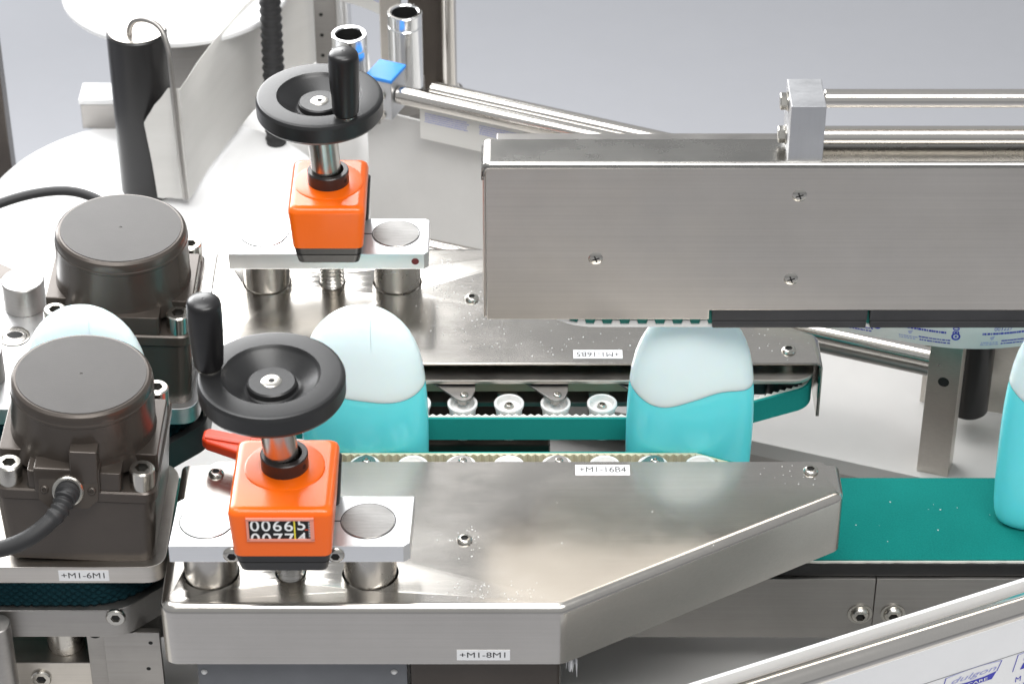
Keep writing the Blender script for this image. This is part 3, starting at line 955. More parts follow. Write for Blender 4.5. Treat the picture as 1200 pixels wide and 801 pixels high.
def motor(mx, my, tilt, label, cable):
    t = thing('servo_motor', label, 'motor', (mx, my, -20))
    rm = T((mx, my, 0)) @ Matrix.Rotation(R(tilt), 4, 'Y') @ T((-mx, -my, 0))
    def put(name, bm, mat, parent=None, smooth=32):
        bmesh.ops.transform(bm, matrix=rm, verts=bm.verts)
        return obj(name, bm, mat, parent or t, smooth)
    L = T((mx, my, 0))
    put('body', rounded_block([(-19.8, mx - 44, mx + 46, my - 45, my + 45), (-19, mx - 45, mx + 46.5, my - 46, my + 46), (29.4, mx - 49, mx + 48, my - 48, my + 48), (30, mx - 48.2, mx + 47.2, my - 47.2, my + 47.2)], 9, 7), 'motor')
    put('flange', rounded_block([(30.2, mx - 48.6, mx + 48.6, my - 48.6, my + 48.6), (30.9, mx - 49.4, mx + 49.4, my - 49.4, my + 49.4), (37.3, mx - 49.4, mx + 49.4, my - 49.4, my + 49.4), (38.3, mx - 48.4, mx + 48.4, my - 48.4, my + 48.4)], 9, 7), 'motor')
    a, c = 48.3, 20
    oc = [(mx - a, my - a + c), (mx - a + c, my - a + c), (mx - a + c, my - a), (mx + a - c, my - a), (mx + a - c, my - a + c), (mx + a, my - a + c),
          (mx + a, my + a - c), (mx + a - c, my + a - c), (mx + a - c, my + a), (mx - a + c, my + a), (mx - a + c, my + a - c), (mx - a, my + a - c)]
    put('corner_block', prism(fillet(oc, [2, 6, 2, 2, 6, 2, 2, 6, 2, 2, 6, 2], 4), 38.2, 52, 1.0), 'motor')
    cp = put('cap', lathe([(0, 44), (46.5, 44), (44.6, 52), (44.0, 56), (43.4, 80.6), (43.7, 81.2), (43.7, 82.6), (43.3, 83.2), (43.2, 86.2), (42.4, 88.4), (40.8, 89.5), (39.0, 89.7), (0, 89.7)], 96, L), 'motor', None, 25)
    put('cap_top', lathe([(0, 89.6), (39.6, 89.6), (39.4, 90.0), (1.0, 90.1), (0.7, 89.8), (0, 89.8)], 96, L), 'motor_top', cp, 25)
    for dx, dy in ((-1, -1), (1, -1), (1, 1), (-1, 1)):
        p = (mx + dx * 40, my + dy * 40.5, 38.3)
        sc = put('bolt', socket_screw(p, 7.8, 13.5, dome=False, hexf=0.55), 'screw')
        put('socket_recess', lathe([(0, 5), (3.6, 5), (3.6, 7.5), (0, 7.5)], 6, T(p)), 'dark_hole', sc)
        put('pin_hole', lathe([(0, -0.2), (1.7, -0.2), (1.7, 0.1), (0, 0.1)], 16, T((mx + dx * 27.5, my + dy * 44.5, 38.35))), 'dark_hole')
    if cable:
        fy = my - 48.3
        put('connector_boss', box(mx - 24, mx + 16, fy - 2.5, fy + 10, 37, 56, 1.6), 'motor')
        put('connector_rib', prism(fillet([(mx - 2, fy + 13), (mx - 2, fy - 3.2), (mx + 15, fy - 3.2), (mx + 15, fy + 13)], 1.5, 3), 40, 70, 1.4), 'motor')
        oct_ = [(-18, -6), (-12, -11.5), (12, -11.5), (18, -6), (18, 6), (12, 11.5), (-12, 11.5), (-18, 6)]
        put('connector_plate', prism([(p[0], p[1]) for p in oct_], 0, 2.4, 0.5, mat=T((mx - 3, fy - 2.5, 41), toward((0, -0.94, 0.34)))), 'motor')
        put('gland_ring', lathe([(0, 2.4), (9.5, 2.4), (9.5, 4.4), (8.6, 5.2), (0, 5.2)], 40, T((mx - 3, fy - 2.5, 41), toward((0, -0.94, 0.34)))), 'screw')
        for sx in (-14.2, 14.2):
            put('connector_screw', socket_screw((mx - 3 + sx, fy - 4.6, 42), 2.6, 1.6, (0, -0.94, 0.34)), 'motor')
        path = spline([(mx - 3, fy - 6, 42), (mx - 3.5, fy - 14, 43), (mx - 8, fy - 24, 38), (mx - 22, fy - 34, 29), (mx - 40, fy - 38, 22), (mx - 64, fy - 38, 19), (mx - 110, fy - 30, 18)], 12)
        rr = []
        for i, p in enumerate(path):
            d = i / (len(path) - 1)
            rr.append((7.0 + 0.9 * (1 if i % 4 < 2 else -1) - 2.0 * d * 3) if i < 26 else 5.2)
        rr = [max(5.2, v) for v in rr]
        put('cable', tube(path, rr, 20), 'rubber', None, 50)
    return t
M1 = (-266.5, -156.5)
M2 = (-260.0, 4.0)
d1 = drive(-1, M1[1], -214, 'infeed drive with dark knitted belt under the nearer motor', '', M1[0], 3)
tag_plate('+M1-6M1', (-264.5, M1[1] - 52, -26.6), (1, 0, 0), (0, 0, 1), 31, 8.4, d1, 'white strip reading +M1-6M1')
add_screw(d1, (-247, M1[1] - 55, -57.5), 6.2, 2.4, (0, -1, 0), dome=False)
d2 = drive(1, M2[1], -209, 'infeed drive plate with sawn steel pin under the farther motor', '', M2[0], 3)
for (px, py, zt_) in ((-341, 71, 2), (-357, -14, 2)):
    p = obj('guide_pin', rod((px, py, -20), (px, py, zt_), 15, 56, 0.6), 'steel_dark', d2)
    obj('pin_end', lathe([(0, zt_ - 0.1), (14.4, zt_ - 0.1), (14.4, zt_ + 0.2), (0, zt_ + 0.2)], 56, T((px, py, 0))), 'sawn', p)
pr_ = [(10.5, -19.9), (10.5, -19.3), (8.6, -19.3), (7.8, -20)]
for k in range(9):
    pr_.append((7.0 if k % 2 else 8.2, -21.0 - k * 1.1))
obj('threaded_insert', lathe([(8.2, -19.85), (10.6, -19.85), (10.6, -19.3), (9.6, -19.1), (8.6, -19.3), (8.2, -19.85)], 48, T((-343, 33, 0))), 'screw', d2)
obj('insert_hole', lathe([(0, -19.8), (8.4, -19.8), (8.4, -19.6), (0, -19.6)], 40, T((-343, 33, 0))), 'dark_hole', d2)
for k in range(4):
    rr = 8.0 - k * 0.1
    obj('thread', lathe([(rr - 1.6, -19.55), (rr - 0.9, -19.35), (rr - 0.1, -19.5)], 40, T((-343, 33 + k * 1.5, 0))), 'ground', d2)
motor(M1[0], M1[1], 3, 'dark motor with round cap and black cable, nearer of the two', True)
motor(M2[0], M2[1], 2, 'dark motor with round cap behind the hidden bottle, farther of the two', False)

# supports under the nearer drive, bottom left corner
sp = thing('drive_support', 'steel support blocks and pin below the knitted belt, bottom left corner', 'support', (-270, -150, -180))
obj('pin', rod((-288, -176, -113), (-288, -176, -75.3), 12, 48), 'ground', sp)
obj('block', box(-330, -270, -194, -120, -170, -113, 0.8), 'panel', sp)
obj('side_block', box(-269.6, -258, -200, -110, -190, -75.5, 0.8), 'steel_dark', sp)
obj('cover_plate', box(-257.6, -222, -207, -202, -200, -75.6, 0.6), 'steel_dark', sp)
for px, pz in ((-228, -84), (-231, -106)):
    obj('drilled_hole', lathe([(0, 0.1), (1.4, 0.1), (1.4, -0.4), (0, -0.4)], 16, T((px, -207, pz), toward((0, -1, 0)))), 'dark_hole', sp)
obj('cross_hole', lathe([(0, 0.1), (4.4, 0.1), (4.4, -0.4), (0, -0.4)], 24, T((-264, -200, -82), toward((0, -1, 0)))), 'dark_hole', sp)
add_screw(sp, (-303, -194, -126), 6.5, 2.2, (0, -1, 0), dome=False)
single('support_column', rod((-320, -222, -200), (-320, -222, -54), 9, 40), 'steel_dark', 'dark round steel column at the bottom left edge', 'column', (-318, -215, -200))

# ================================================================== overhead hold-down unit
hu = thing('hold_down_unit', 'long brushed steel overhead unit pressing on the bottle tops', 'hold-down unit', (160, -80, 90))
XL = -15.5
pan = [(XL, 93), (122.5, 93), (122.5, 100), (430, 100), (430, 204.5), (XL, 204.5)]
obj('front_panel', prism(pan, 0, 2.2, 0.35, mat=Matrix(((1, 0, 0, 0), (0, 0, -1, -101.8), (0, 1, 0, 0), (0, 0, 0, 1)))), 'panel', hu)
obj('housing', box(XL + 6, 430, -101.4, -62, 104, 203, 1), 'steel_dark', hu)
# top cover with folded left lip
bm = bmesh.new()
rad = 5.0
prof = []
for k in range(7):
    a = math.pi / 2 * k / 6
    prof.append((-101.6 - 2.4 * math.sin(a) + 0.2, 206.8 - 2.4 + 2.4 * math.cos(a)))
prof = [(-77, 206.8)] + prof + [(-103.8, 205.4)]
def lip(xs):
    rows = [[bm.verts.new((x_, p[0], p[1] + dz)) for p in prof] for x_, dz in xs]
    for a, b_ in zip(rows, rows[1:]):
        for k in range(len(prof) - 1):
            bm.faces.new((a[k], a[k + 1], b_[k + 1], b_[k]))
lip([(XL - 2.2, -9), (XL - 2.1, -4), (XL - 1.2, -1.4), (XL + 0.6, -0.2), (XL + 3, 0), (430, 0)])
bmesh.ops.recalc_face_normals(bm, faces=bm.faces)
tc = obj('top_cover', bm, 'steel_top', hu, 40)
sheet(tc, 0.0018, 0)
obj('left_flange', box(XL - 2.2, XL - 0.4, -103.2, -77, 94, 198, 0.7), 'panel', hu)
for sx, sz in ((173.4, 184.6), (51.3, 138.6), (172, 123.4)):
    s_ = obj('screw', lathe([(0, 0.9), (2.4, 0.8), (4.0, 0.4), (4.8, -0.2), (0, -0.2)], 36, T((sx, -104.0, sz), toward((0, -1, 0)))), 'screw', hu)
    for a in (20, 110):
        obj('cross_slot', box(-2.4, 2.4, -0.45, 0.45, 0.5, 0.98, 0.1, mat=T((sx, -104.0, sz), toward((0, -1, 0))) @ Matrix.Rotation(R(a), 4, 'Z')), 'dark_hole', s_)
# belt: runs along the underside, turns up at the left
pth = [(430, 84.6)] + [(62 - 3 * k, 84.6 + 0.00000 * k) for k in range(4)]
for k in range(1, 9):
    u = k / 8
    pth.append((53 - 38 * u, 84.6 + 14 * u ** 2.2))
bx_ = resample(pth, 1.0)
def hbelt(path, y0, y1, t_, teeth=None):
    b_ = ribbon([(p[0], p[1]) for p in path], y0, y1, t_, False, teeth)
    m = Matrix(((1, 0, 0, 0), (0, 0, 1, 0), (0, 1, 0, 0), (0, 0, 0, 1)))
    bmesh.ops.transform(b_, matrix=m, verts=b_.verts)
    bmesh.ops.recalc_face_normals(b_, faces=b_.faces)
    return b_
tt = []
acc = 0
for i in range(len(bx_)):
    k = i % 11
    tt.append(-(3.4 if k < 5 else 0.0))
hb = obj('belt', hbelt(bx_, -100.5, -53, -1.7, tt), 'white_nylon', hu, 30)
pin_ = offset_path([(p[0], p[1]) for p in bx_], -1.9)
obj('belt_core', hbelt([(p.x, p.y) for p in pin_], -99.2, -54, -4.5), 'teal', hb, 30)
for x0, x1 in ((124.5, 221.2), (222.8, 430)):
    obj('guide_rail', box(x0, x1, -104.2, -99.8, 92.0, 99.6, 0.5), 'black_alu', hu)
    obj('guide_rail', box(x0 + 0.4, x1 - 0.4, -104.9, -99.9, 86.8, 91.8, 0.8), 'black_alu', hu)
obj('rail_backing', box(121, 430, -99.7, -58, 90.6, 103, 0.5), 'teal', hu)

# clamp block with the two rods
cb = thing('rod_clamp', 'grey aluminium clamp block with hexagon bolts on the overhead unit', 'clamp block', (175, -85, 207))
obj('block', box(165, 186, -101, -68.3, 207, 245, 0.9), 'alu_grey', cb)
for z in (238.5, 215.5):
    b_ = obj('hexagon_bolt', lathe([(0, 0), (5.2, 0), (5.2, 4.4), (4.4, 5.0), (0, 5.0)], 6, T((165, -84, z), toward((-1, 0, 0)))), 'screw', cb, 20)
    obj('washer', lathe([(0, 0.05), (6.0, 0.05), (6.0, 0.9), (0, 0.9)], 32, T((165, -84, z), toward((-1, 0, 0)))), 'screw', b_)
for z, lb in ((240.5, 'upper of the two polished rods held by the grey clamp block'), (214.9, 'lower of the two polished rods held by the grey clamp block')):
    single('guide_rod', rod((186.2, -84, z), (460, -84, z), 5.6, 40), 'rod', lb, 'rod', (186.2, -84, z), 'polished rods above the overhead unit')

# ================================================================== rear labelling station
bed = single('machine_bed', prism([(-300, 165), (-225, 225), (169, 86), (330, 27.5), (640, -86), (760, 20), (420, 330), (66, 491), (-29, 512), (-120, 570), (-130, 650), (-235, 650), (-258, 380), (-300, 330)], -163, -150, 0.8), 'bed',
             'light grey coated base plate of the rear labelling station', 'base plate', (0, 300, -163))
bt = single('bed_frame', prism([(-200, 240), (169, 94), (330, 37.5), (640, -78), (740, 20), (240, 200), (-100, 350), (-120, 600), (-200, 600)], -185, -163.4, 0.8), 'steel_dark',
            'dark steel frame under the light grey base plate', 'frame', (0, 300, -185))
single('lower_frame_plate', box(-560, 520, -330, 230, -206, -192, 1), 'guard', 'grey frame plate below the conveyor, seen under its steel side panel', 'frame plate', (0, -100, -206))
single('gear_housing', box(-118, 26, -30, 60, -190, -64, 3), 'motor', 'dark brown gear housing under the green belt between the bottles', 'housing', (-46, 15, -190))

single('guard_sheet', box(-58, 96, -1.2, 1.2, -149.8, -30, 0.4, mat=T((-62, 332, 0)) @ Matrix.Rotation(R(-25.5), 4, 'Z')), 'guard',
       'pale satin guard sheet standing behind the rear bridge bar, below the two parallel rods', 'guard sheet', (-62, 332, -150))
def xyline(p, q, t): return (p[0] + (q[0] - p[0]) * t, p[1] + (q[1] - p[1]) * t)
single('cross_rod', rod((-75, 200, -55), (303, 52, -53), 7.2, 40), 'rod', 'long polished rod running from behind the rear bridge bar to the square post', 'rod', (300, 42, -55))
single('under_rod', rod((-75, 205, -70), (303, 57, -68), 4.5, 32), 'steel_dark', 'thin darker rod just below the long polished rod', 'rod', (300, 47, -70))
po = thing('square_post', 'square steel post with one drilled hole beside the right bottle', 'post', (306, 52, -150))
rz = Matrix.Rotation(R(-19), 4, 'Z')
obj('column', box(-11.5, 11.5, -9, 9, -150, 0, 0.8, mat=T((306, 53, 0)) @ rz), 'panel', po)
obj('drilled_hole', lathe([(0, 0.1), (4.0, 0.1), (4.0, -0.4), (0, -0.4)], 24, T((306, 53, 0)) @ rz @ T((0.5, -9, -67), toward((0, -1, 0)))), 'dark_hole', po)
single('steel_back_plate', box(-90, 130, -2, 2, -148, -20, 0.6, mat=T((392, 108, 0)) @ Matrix.Rotation(R(-14), 4, 'Z')), 'panel', 'brushed steel plate standing behind the square post', 'plate', (392, 108, -148))
single('web_roller', rod((333, 92, -128), (333, 92, -15), 14.5, 48, 2), 'black_smooth', 'black roller hanging behind the square post under the printed web', 'roller', (333, 92, -128))
single('grey_roller', rod((379, 78, -95), (379, 78, -15), 9, 40, 1), 'panel_grey', 'grey roller partly hidden behind the right bottle', 'roller', (379, 78, -95))
# printed web, upright ribbon
wp = spline([(170, 62, 0), (213, 46, 0), (270, 28, 0), (305, 20, 0), (346, 22, 0), (410, 40, 0)], 12)
wb = thing('label_web', 'translucent printed label web hanging behind the overhead unit at right', 'label web', (300, 80, -60))
wpath = [(p.x, p.y) for p in wp]
obj('web', ribbon(wpath, -20, 36, 0.3), 'paper', wb, 60)
WZ = 38.0
def frame_on(path, u):
    """point and direction at arc length u on an xy path"""
    acc = 0
    for a, b_ in zip(path, path[1:]):
        L = math.hypot(b_[0] - a[0], b_[1] - a[1])
        if acc + L >= u:
            t = (u - acc) / L
            return (a[0] + (b_[0] - a[0]) * t, a[1] + (b_[1] - a[1]) * t), ((b_[0] - a[0]) / L, (b_[1] - a[1]) / L)
        acc += L
    return path[-1], (1, 0)
def dashes(path, u0, u1, z, h, mat, parent, dens=0.7, name='print_line', wmin=0.6, wmax=2.2, rows=1):
    """unreadable fine print: short strokes along an upright web"""
    bm = bmesh.new()
    for r_ in range(rows):
        u = u0 + random.uniform(0, 1)
        while u < u1:
            L = random.uniform(wmin, wmax)
            p, d = frame_on(path, u + L / 2)
            n = Vector((d[1], -d[0], 0))
            q = quad(Vector((p[0], p[1], z - r_ * h * 2.3)) + n * 0.12, (d[0], d[1], 0), (0, 0, 1), L, h, 0, 0.08)
            me = bpy.data.meshes.new('x')
            q.to_mesh(me); q.free()
            bm.from_mesh(me)
            bpy.data.meshes.remove(me)
            u += L + random.uniform(0.25, 0.7)
    o = obj(name, bm, mat, parent, 0)
    return o
for u0 in (47, 101, 157):
    # barcode block, fine print, small emblem, volume text
    bm = None
    p, d = frame_on(wpath, u0 + 10)
    for k in range(16):
        p, d = frame_on(wpath, u0 + 4 + k * 1.35)
        n = Vector((d[1], -d[0], 0)) * 0.12
        obj('barcode_bar', quad(Vector((p[0], p[1], WZ - 33.5)) + n, (d[0], d[1], 0), (0, 0, 1), random.choice((0.45, 0.8)), 12, 0, 0.08), 'print', wb, 0)
    p, d = frame_on(wpath, u0 + 15)
    nn = Vector((d[1], -d[0], 0)) * 0.12
    lettering('003227', 3.0, Vector((p[0], p[1], WZ - 41.6)) + nn, (d[0], d[1], 0), (0, 0, 1), 'print', wb, lift=0.1)
    dashes(wpath, u0, u0 + 32, WZ - 45.4, 1.6, 'print', wb)
    dashes(wpath, u0, u0 + 12, WZ - 52.6, 0.7, 'print_pale', wb, rows=2)
    dashes(wpath, u0 + 14, u0 + 36, WZ - 51.6, 1.0, 'print', wb, rows=2)
    p, d = frame_on(wpath, u0 + 8)
    nn = Vector((d[1], -d[0], 0)) * 0.12
    for k in range(3):
        obj('emblem', quad(Vector((p[0], p[1], WZ - 48.2 - k * 0.9)) + nn, (d[0], d[1], 0.35), (-0.35 * d[0], -0.35 * d[1], 1), 3.4 - k * 0.8, 0.5, 0, 0.08), 'print_pale', wb, 0)
    p, d = frame_on(wpath, u0 + 39)
    nn = Vector((d[1], -d[0], 0)) * 0.12
    lettering('300m', 4.4, Vector((p[0], p[1], WZ - 39)) + nn, (0, 0, 1), (-d[0], -d[1], 0), 'print', wb, lift=0.1, bold=0.02)
    ring = lathe([(1.9, 0), (3.1, 0), (3.1, 0.1), (1.9, 0.1), (1.9, 0)], 28, T(Vector((p[0], p[1], WZ - 48)) + nn, toward((d[1], -d[0], 0))))
    obj('round_mark', ring, 'print', wb, 0)
    obj('mark_dot', quad(Vector((p[0], p[1], WZ - 48)) + nn, (0, 0, 1), (-d[0], -d[1], 0), 1.6, 1.4, 0, 0.1), 'print', wb, 0)

# double rod with clamp block at the top
RA, RB = Vector((-88, 326, 0)), Vector((210, 199, 0))
dR = (RB - RA).normalized()
single('web_rod', rod(RA, RB, 7.4, 40), 'rod', 'polished rod leaving the blue-capped block, nearer of two parallel rods', 'rod', RA, 'parallel rods of the rear station')
off_ = Vector((26, 5.4, 0))
single('web_rod', rod(RA + off_, RB + off_, 7.4, 40), 'rod', 'polished rod farther of two parallel rods beside the blue-capped block', 'rod', RA + off_, 'parallel rods of the rear station')
bk = thing('blue_capped_block', 'aluminium clamp block with bright blue plastic cap behind the rear handwheel', 'clamp block', (-98, 333, -22))
ra = math.degrees(math.atan2(dR.y, dR.x))
Rz = T((-98, 331, 0)) @ Matrix.Rotation(R(ra), 4, 'Z')
obj('block', box(-10.5, 10.5, -11.5, 13, -18, 15, 1.0, mat=Rz), 'alu_grey', bk)
obj('cap', box(-11.5, 11.5, -13, 14.5, 15.2, 18.6, 1.0, mat=Rz), 'blue', bk)
for z in (3, -14):
    add_screw(bk, Rz @ Vector((1.0, -11.5, z)), 4.6, 1.6, Rz.to_3x3() @ Vector((0, -1, 0)), dome=False)
for (tx, ty, zt_, lb) in ((-126, 350, 40, 'open aluminium tube behind the rear handwheel, shorter of the two tubes'), (-84, 383, 41, 'open aluminium tube beside the blue-capped block, taller of the two tubes')):
    single('open_tube', lathe([(0, zt_ - 56), (10.4, zt_ - 56), (10.4, zt_ - 1), (11.4, zt_), (13.2, zt_), (13.7, zt_ - 0.6), (13.7, zt_ - 9.5), (13.0, zt_ - 10.2), (13.0, zt_ - 11.4), (13.7, zt_ - 12.2), (13.7, -25), (0, -25)], 64, T((tx, ty, 0))), 'alu_tube', lb, 'tube', (tx, ty, -25), 'open aluminium tubes')
    o = COL.objects[-1]
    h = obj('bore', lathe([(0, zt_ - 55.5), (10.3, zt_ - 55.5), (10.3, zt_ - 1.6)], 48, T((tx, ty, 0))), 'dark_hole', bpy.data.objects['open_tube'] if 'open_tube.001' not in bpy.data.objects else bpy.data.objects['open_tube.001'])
single('tube_mount', prism([(-140, 332), (-70, 368), (-70, 400), (-140, 366)], -42, -25.4, 0.8), 'steel_dark', 'steel mounting bar under the two aluminium tubes', 'mounting bar', (-105, 366, -42))
# printed web under the double rod
wq = [(RA + dR * u + Vector((0, 1, 0))) for u in range(18, 320, 10)]
wq = [(p.x, p.y) for p in wq]
w2 = thing('label_web', 'printed label web hanging below the two parallel rods', 'label web', (0, 300, -20))
obj('web', ribbon(wq, -36, -8.4, 0.3), 'paper', w2, 60)
u = 4
while u < 250:
    dashes(wq, u, u + 36, -12.5, 0.8, 'print_pale', w2, rows=5)
    u += 46
# posts behind the tubes
single('grey_post', box(-107, -90, 440, 455, -150, 130, 1), 'panel', 'flat grey post directly left of the taller aluminium tube', 'post', (-98, 447, -150))
single('dark_channel', box(-84, -56, 440, 470, -150, 130, 2), 'motor', 'dark brown channel post behind the taller aluminium tube', 'post', (-70, 455, -150))
ft = thing('round_column', 'round steel column with clamped foot right of the dark channel post', 'column', (-51, 430, -60))
obj('column', rod((-51, 430, -60), (-51, 430, 140), 6.2, 40), 'rod', ft)
obj('foot', lathe([(0, -62), (11, -62), (11, -56), (8, -54), (0, -54)], 40, T((-51, 430, 0))), 'steel_dark', ft)
obj('foot_block', box(-84, -42, 418, 440, -150, -62.2, 1), 'steel_dark', ft)
ps = thing('perforated_strip', 'brown-grey upright strip with a row of small holes behind the rear handwheel', 'strip', (-158, 560, -150))
obj('strip', box(-170, -151, 560, 574, -150, 90, 0.8), 'steel_dark', ps)
for k in range(7):
    obj('hole', lathe([(0, -0.2), (1.7, -0.2), (1.7, 0.12), (0, 0.12)], 16, T((-164, 560, 20 - 20 * k), toward((0, -1, 0)))), 'dark_hole', ps)
single('pale_post', rod((-146, 566, -150), (-146, 566, 8), 7.5, 32, 2), 'alu', 'pale round post right of the perforated strip', 'post', (-146, 566, -150))
w3p = [(-168, 548), (-146, 536), (-118, 518), (-92, 490)]
w3 = thing('label_web', 'printed label web between the upright posts at the top edge', 'label web', (-120, 520, -30))
w3s = [(p.x, p.y) for p in spline([(a, b_, 0) for a, b_ in w3p], 8)]
obj('web', ribbon(w3s, -33, 70, 0.3), 'paper', w3, 60)
dashes(w3s, 24, 44, -14, 1.0, 'print_pale', w3, rows=4)
dashes(w3s, 52, 84, -17, 0.9, 'print_pale', w3, rows=3)
for k in range(9):
    p, d = frame_on(w3s, 58 + k * 1.8)
    obj('barcode_bar', quad(Vector((p[0], p[1], -6)) + Vector((d[1], -d[0], 0)) * 0.15, (d[0], d[1], 0), (0, 0, 1), 0.6, 14, 0, 0.08), 'print_pale', w3, 0)
# black ribbed conduit
pc, rc = [], []
for k in range(120):
    z = -148 + k * 1.9
    pc.append((-199 + 2.0 * math.sin(k / 60), 462, z))
    rc.append(8.6 + 0.75 * math.sin(k * 2 * math.pi / 4.0))
single('ribbed_conduit', tube(pc, rc, 24), 'rubber', 'black ribbed conduit rising behind the rear handwheel', 'conduit', (-199, 462, -148), smooth=60)

# black roller, bent wire and paper web at the left
rr = thing('web_roller', 'tall black roller with grey top at the left, paper web beside it', 'roller', (-297, 394, -140))
obj('roller', rod((-297, 394, -140), (-297, 394, 19), 24, 64, 1.5), 'black_smooth', rr)
obj('roller_top', lathe([(0, 19.05), (22.6, 19.05), (22.6, 19.4), (7, 19.2), (6, 18.8), (0, 18.6)], 64, T((-297, 394, 0))), 'panel', rr)
wr = spline([(-301, 386, 10), (-301, 385, 24), (-295, 383, 33), (-284, 379, 35), (-275, 375, 30), (-270, 369, 18), (-268, 364, 0), (-266, 358, -60), (-263, 350, -112)], 8)
single('bent_wire', tube(wr, 2.3, 16), 'steel_dark', 'bent steel wire hooked over the tall black roller', 'wire', (-265, 362, -112))
pw = spline([(-262, 362, 0), (-257, 382, 0), (-250, 412, 0), (-236, 458, 0), (-218, 508, 0), (-190, 560, 0), (-168, 596, 0), (-172, 650, 0), (-200, 720, 0)], 10)
pwp = [(p.x, p.y) for p in pw]
z0 = [-121 + 0.3 * math.sin(i * 0.7) for i in range(len(pwp))]
z1 = [-17.0 for i in range(len(pwp))]
pp = thing('paper_web', 'grey-white backing paper running back from the tall black roller', 'paper web', (-250, 410, -121))
obj('web', ribbon(pwp, z0, z1, 0.3), 'paper', pp, 60)
# torn end folded round towards the roller
fl_ = [(-262, 361.8), (-267, 364), (-272, 365.4), (-278, 366), (-284, 366.2), (-288, 366.2), (-290, 366.2), (-293.4, 366)]
zt0 = [-121, -121, -121.5, -121, -122, -121, -88, -52]
zt1 = [-16, -17, -18, -27, -34, -41, -44, -50]
obj('torn_end', ribbon(fl_, zt0, zt1, -0.3), 'paper', pp, 60)

# white reel discs
ld = thing('reel_disc', 'large white reel disc lying behind the farther motor', 'reel disc', (-288, 358, -150))
obj('disc', lathe([(0, -134), (143, -134), (144, -132), (144, -129.5), (143, -128), (0, -128)], 128, T((-288, 358, 0))), 'white_sheet', ld)
obj('hub', lathe([(0, -150), (30, -150), (30, -134.2), (0, -134.2)], 48, T((-288, 358, 0))), 'steel_dark', ld)
ud = thing('reel_disc', 'smaller white reel disc at the top edge behind the black roller', 'reel disc', (-283, 545, -150))
obj('disc', lathe([(0, -26), (95, -26), (96, -25), (96, -22), (95, -20.5), (0, -20.5)], 128, T((-283, 538, 0))), 'white_sheet', ud)
obj('hub_box', box(-292, -240, 500, 560, -150, -27, 1.5), 'steel_dark', ud)
add_screw(ud, (-262, 500, -45), 2.6, 1.2, (0, -1, 0))
db = thing('disc_bracket', 'small grey bracket with white top on the edge of the large reel disc', 'bracket', (-355, 500, -128))
obj('block', box(-365, -330, 484, 515, -128, -104, 1), 'steel_dark', db)
obj('top', box(-366, -329, 483, 512, -103.8, -99, 1), 'white_sheet', db)
single('grey_corner_block', box(-408, -380, 600, 630, -60, -40, 1), 'steel_dark', 'small grey block end at the top left edge', 'block', (-394, 615, -60))
single('dark_frame_rail', box(-470, -420, 441, 460, -190, 20, 1), 'motor', 'dark brown frame rail at the left edge beside the large white disc', 'rail', (-430, 430, -190))
single('dark_rail_end', prism([(-440, 120), (-352, 126), (-346, 134), (-374, 153), (-440, 190)], -60, -40, 0.6), 'motor', 'dark rail end behind the sawn steel pin at the left edge', 'rail', (-390, 150, -60))
cb2 = spline([(-420, 140, -10), (-385, 168, -4), (-350, 184, 0), (-318, 186, 0), (-290, 170, -6), (-275, 140, -18), (-270, 100, -20)], 10)
single('cable', tube(cb2, 3.6, 16), 'rubber', 'black cable arching across the large white disc', 'cable', (-340, 184, -20))

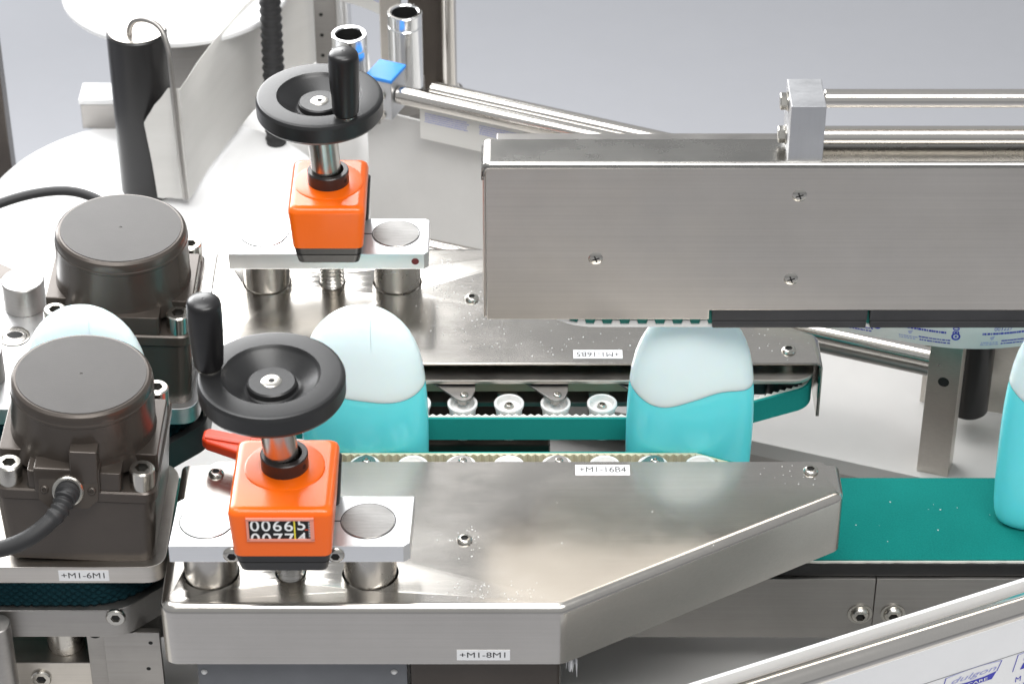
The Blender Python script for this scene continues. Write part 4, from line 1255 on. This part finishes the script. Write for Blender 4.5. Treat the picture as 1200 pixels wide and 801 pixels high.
# ================================================================== front labelling station (bottom right)
FA = Vector((230.9, -241.1, -58))
dF = (Vector((321.0, -201.0, -58)) - FA).normalized()
nF = Vector((dF.y, -dF.x, 0))
single('front_rod', rod(FA - dF * 180, FA + dF * 190, 8.7, 48), 'rod', 'thick polished rod crossing the bottom right corner', 'rod', FA)
fq = [FA - dF * 200 - nF * 14 + dF * u for u in range(0, 400, 20)]
fw_ = single('white_guide_strip', ribbon([(p.x, p.y) for p in fq], -140, -49, -2.5), 'white_sheet', 'white guide strip standing just behind the thick polished rod', 'guide strip', (FA.x, FA.y, -140))
fp = [FA - dF * 180 + nF * 8.7 + dF * u for u in range(0, 370, 10)]
fpath = [(p.x, p.y) for p in fp]
w4 = thing('label_web', 'white label web with dark blue logo print in the bottom right corner', 'label web', (FA.x, FA.y, -170))
obj('web', ribbon(fpath, -175, -60, 0.3), 'label', w4, 60)
def on_front(u, z): 
    p = FA + dF * u + nF * 8.9
    return Vector((p.x, p.y, z))
UX = (dF.x, dF.y, 0)
LG = []
def logo(u, z):
    cc = on_front(u, z)
    m = Matrix(((dF.x, 0, nF.x, cc.x), (dF.y, 0, nF.y, cc.y), (0, 1, 0, z), (0, 0, 0, 1)))
    band = [(-17, -8.2), (15, -8.2), (18, -2.6), (9, -4.0), (-4, -4.2), (-15, -3.2)]
    obj('logo_band', prism(band, 0, 0.1, 0, mat=m), 'print', w4, 0)
    top = [(-20 + 41 * a / 24, 5.6 + 1.5 * math.sin(math.pi * a / 24)) for a in range(25)]
    obj('logo_outline', prism(top + [(x_, y_ - 0.45) for x_, y_ in top[::-1]], 0, 0.1, 0, mat=m), 'print_pale', w4, 0)
    obj('logo_outline', prism([(20.6, 5.6), (21.2, 5.6), (18.4, -2.6), (17.8, -2.6)], 0, 0.1, 0, mat=m), 'print', w4, 0)
    obj('logo_outline', prism([(-20.4, 5.6), (-19.8, 5.6), (-22.2, -8.2), (-22.8, -8.2)], 0, 0.1, 0, mat=m), 'print', w4, 0)
    lettering('dulgon', 4.2, cc + Vector((0, 0, 0.6)), UX, (0, 0, 1), 'print_pale', w4, lift=0.1, shear=0.35, fit=33)
    lettering('CARE', 2.3, cc + Vector((dF.x * 4, dF.y * 4, -6.4)), UX, (0, 0, 1), 'digit', w4, lift=0.25, fit=15)
logo(60, -95.5)
logo(113, -95.5)
obj('label_edge', quad(on_front(90, -88.6), UX, (0, 0, 1), 180, 0.35, 0.0, 0.1), 'panel_grey', w4, 0)
lettering('M', 4.4, on_front(95.6, -112), UX, (0, 0, 1), 'print', w4, lift=0.1)
lettering('SH', 4.4, on_front(97.5, -119), UX, (0, 0, 1), 'print', w4, lift=0.1)
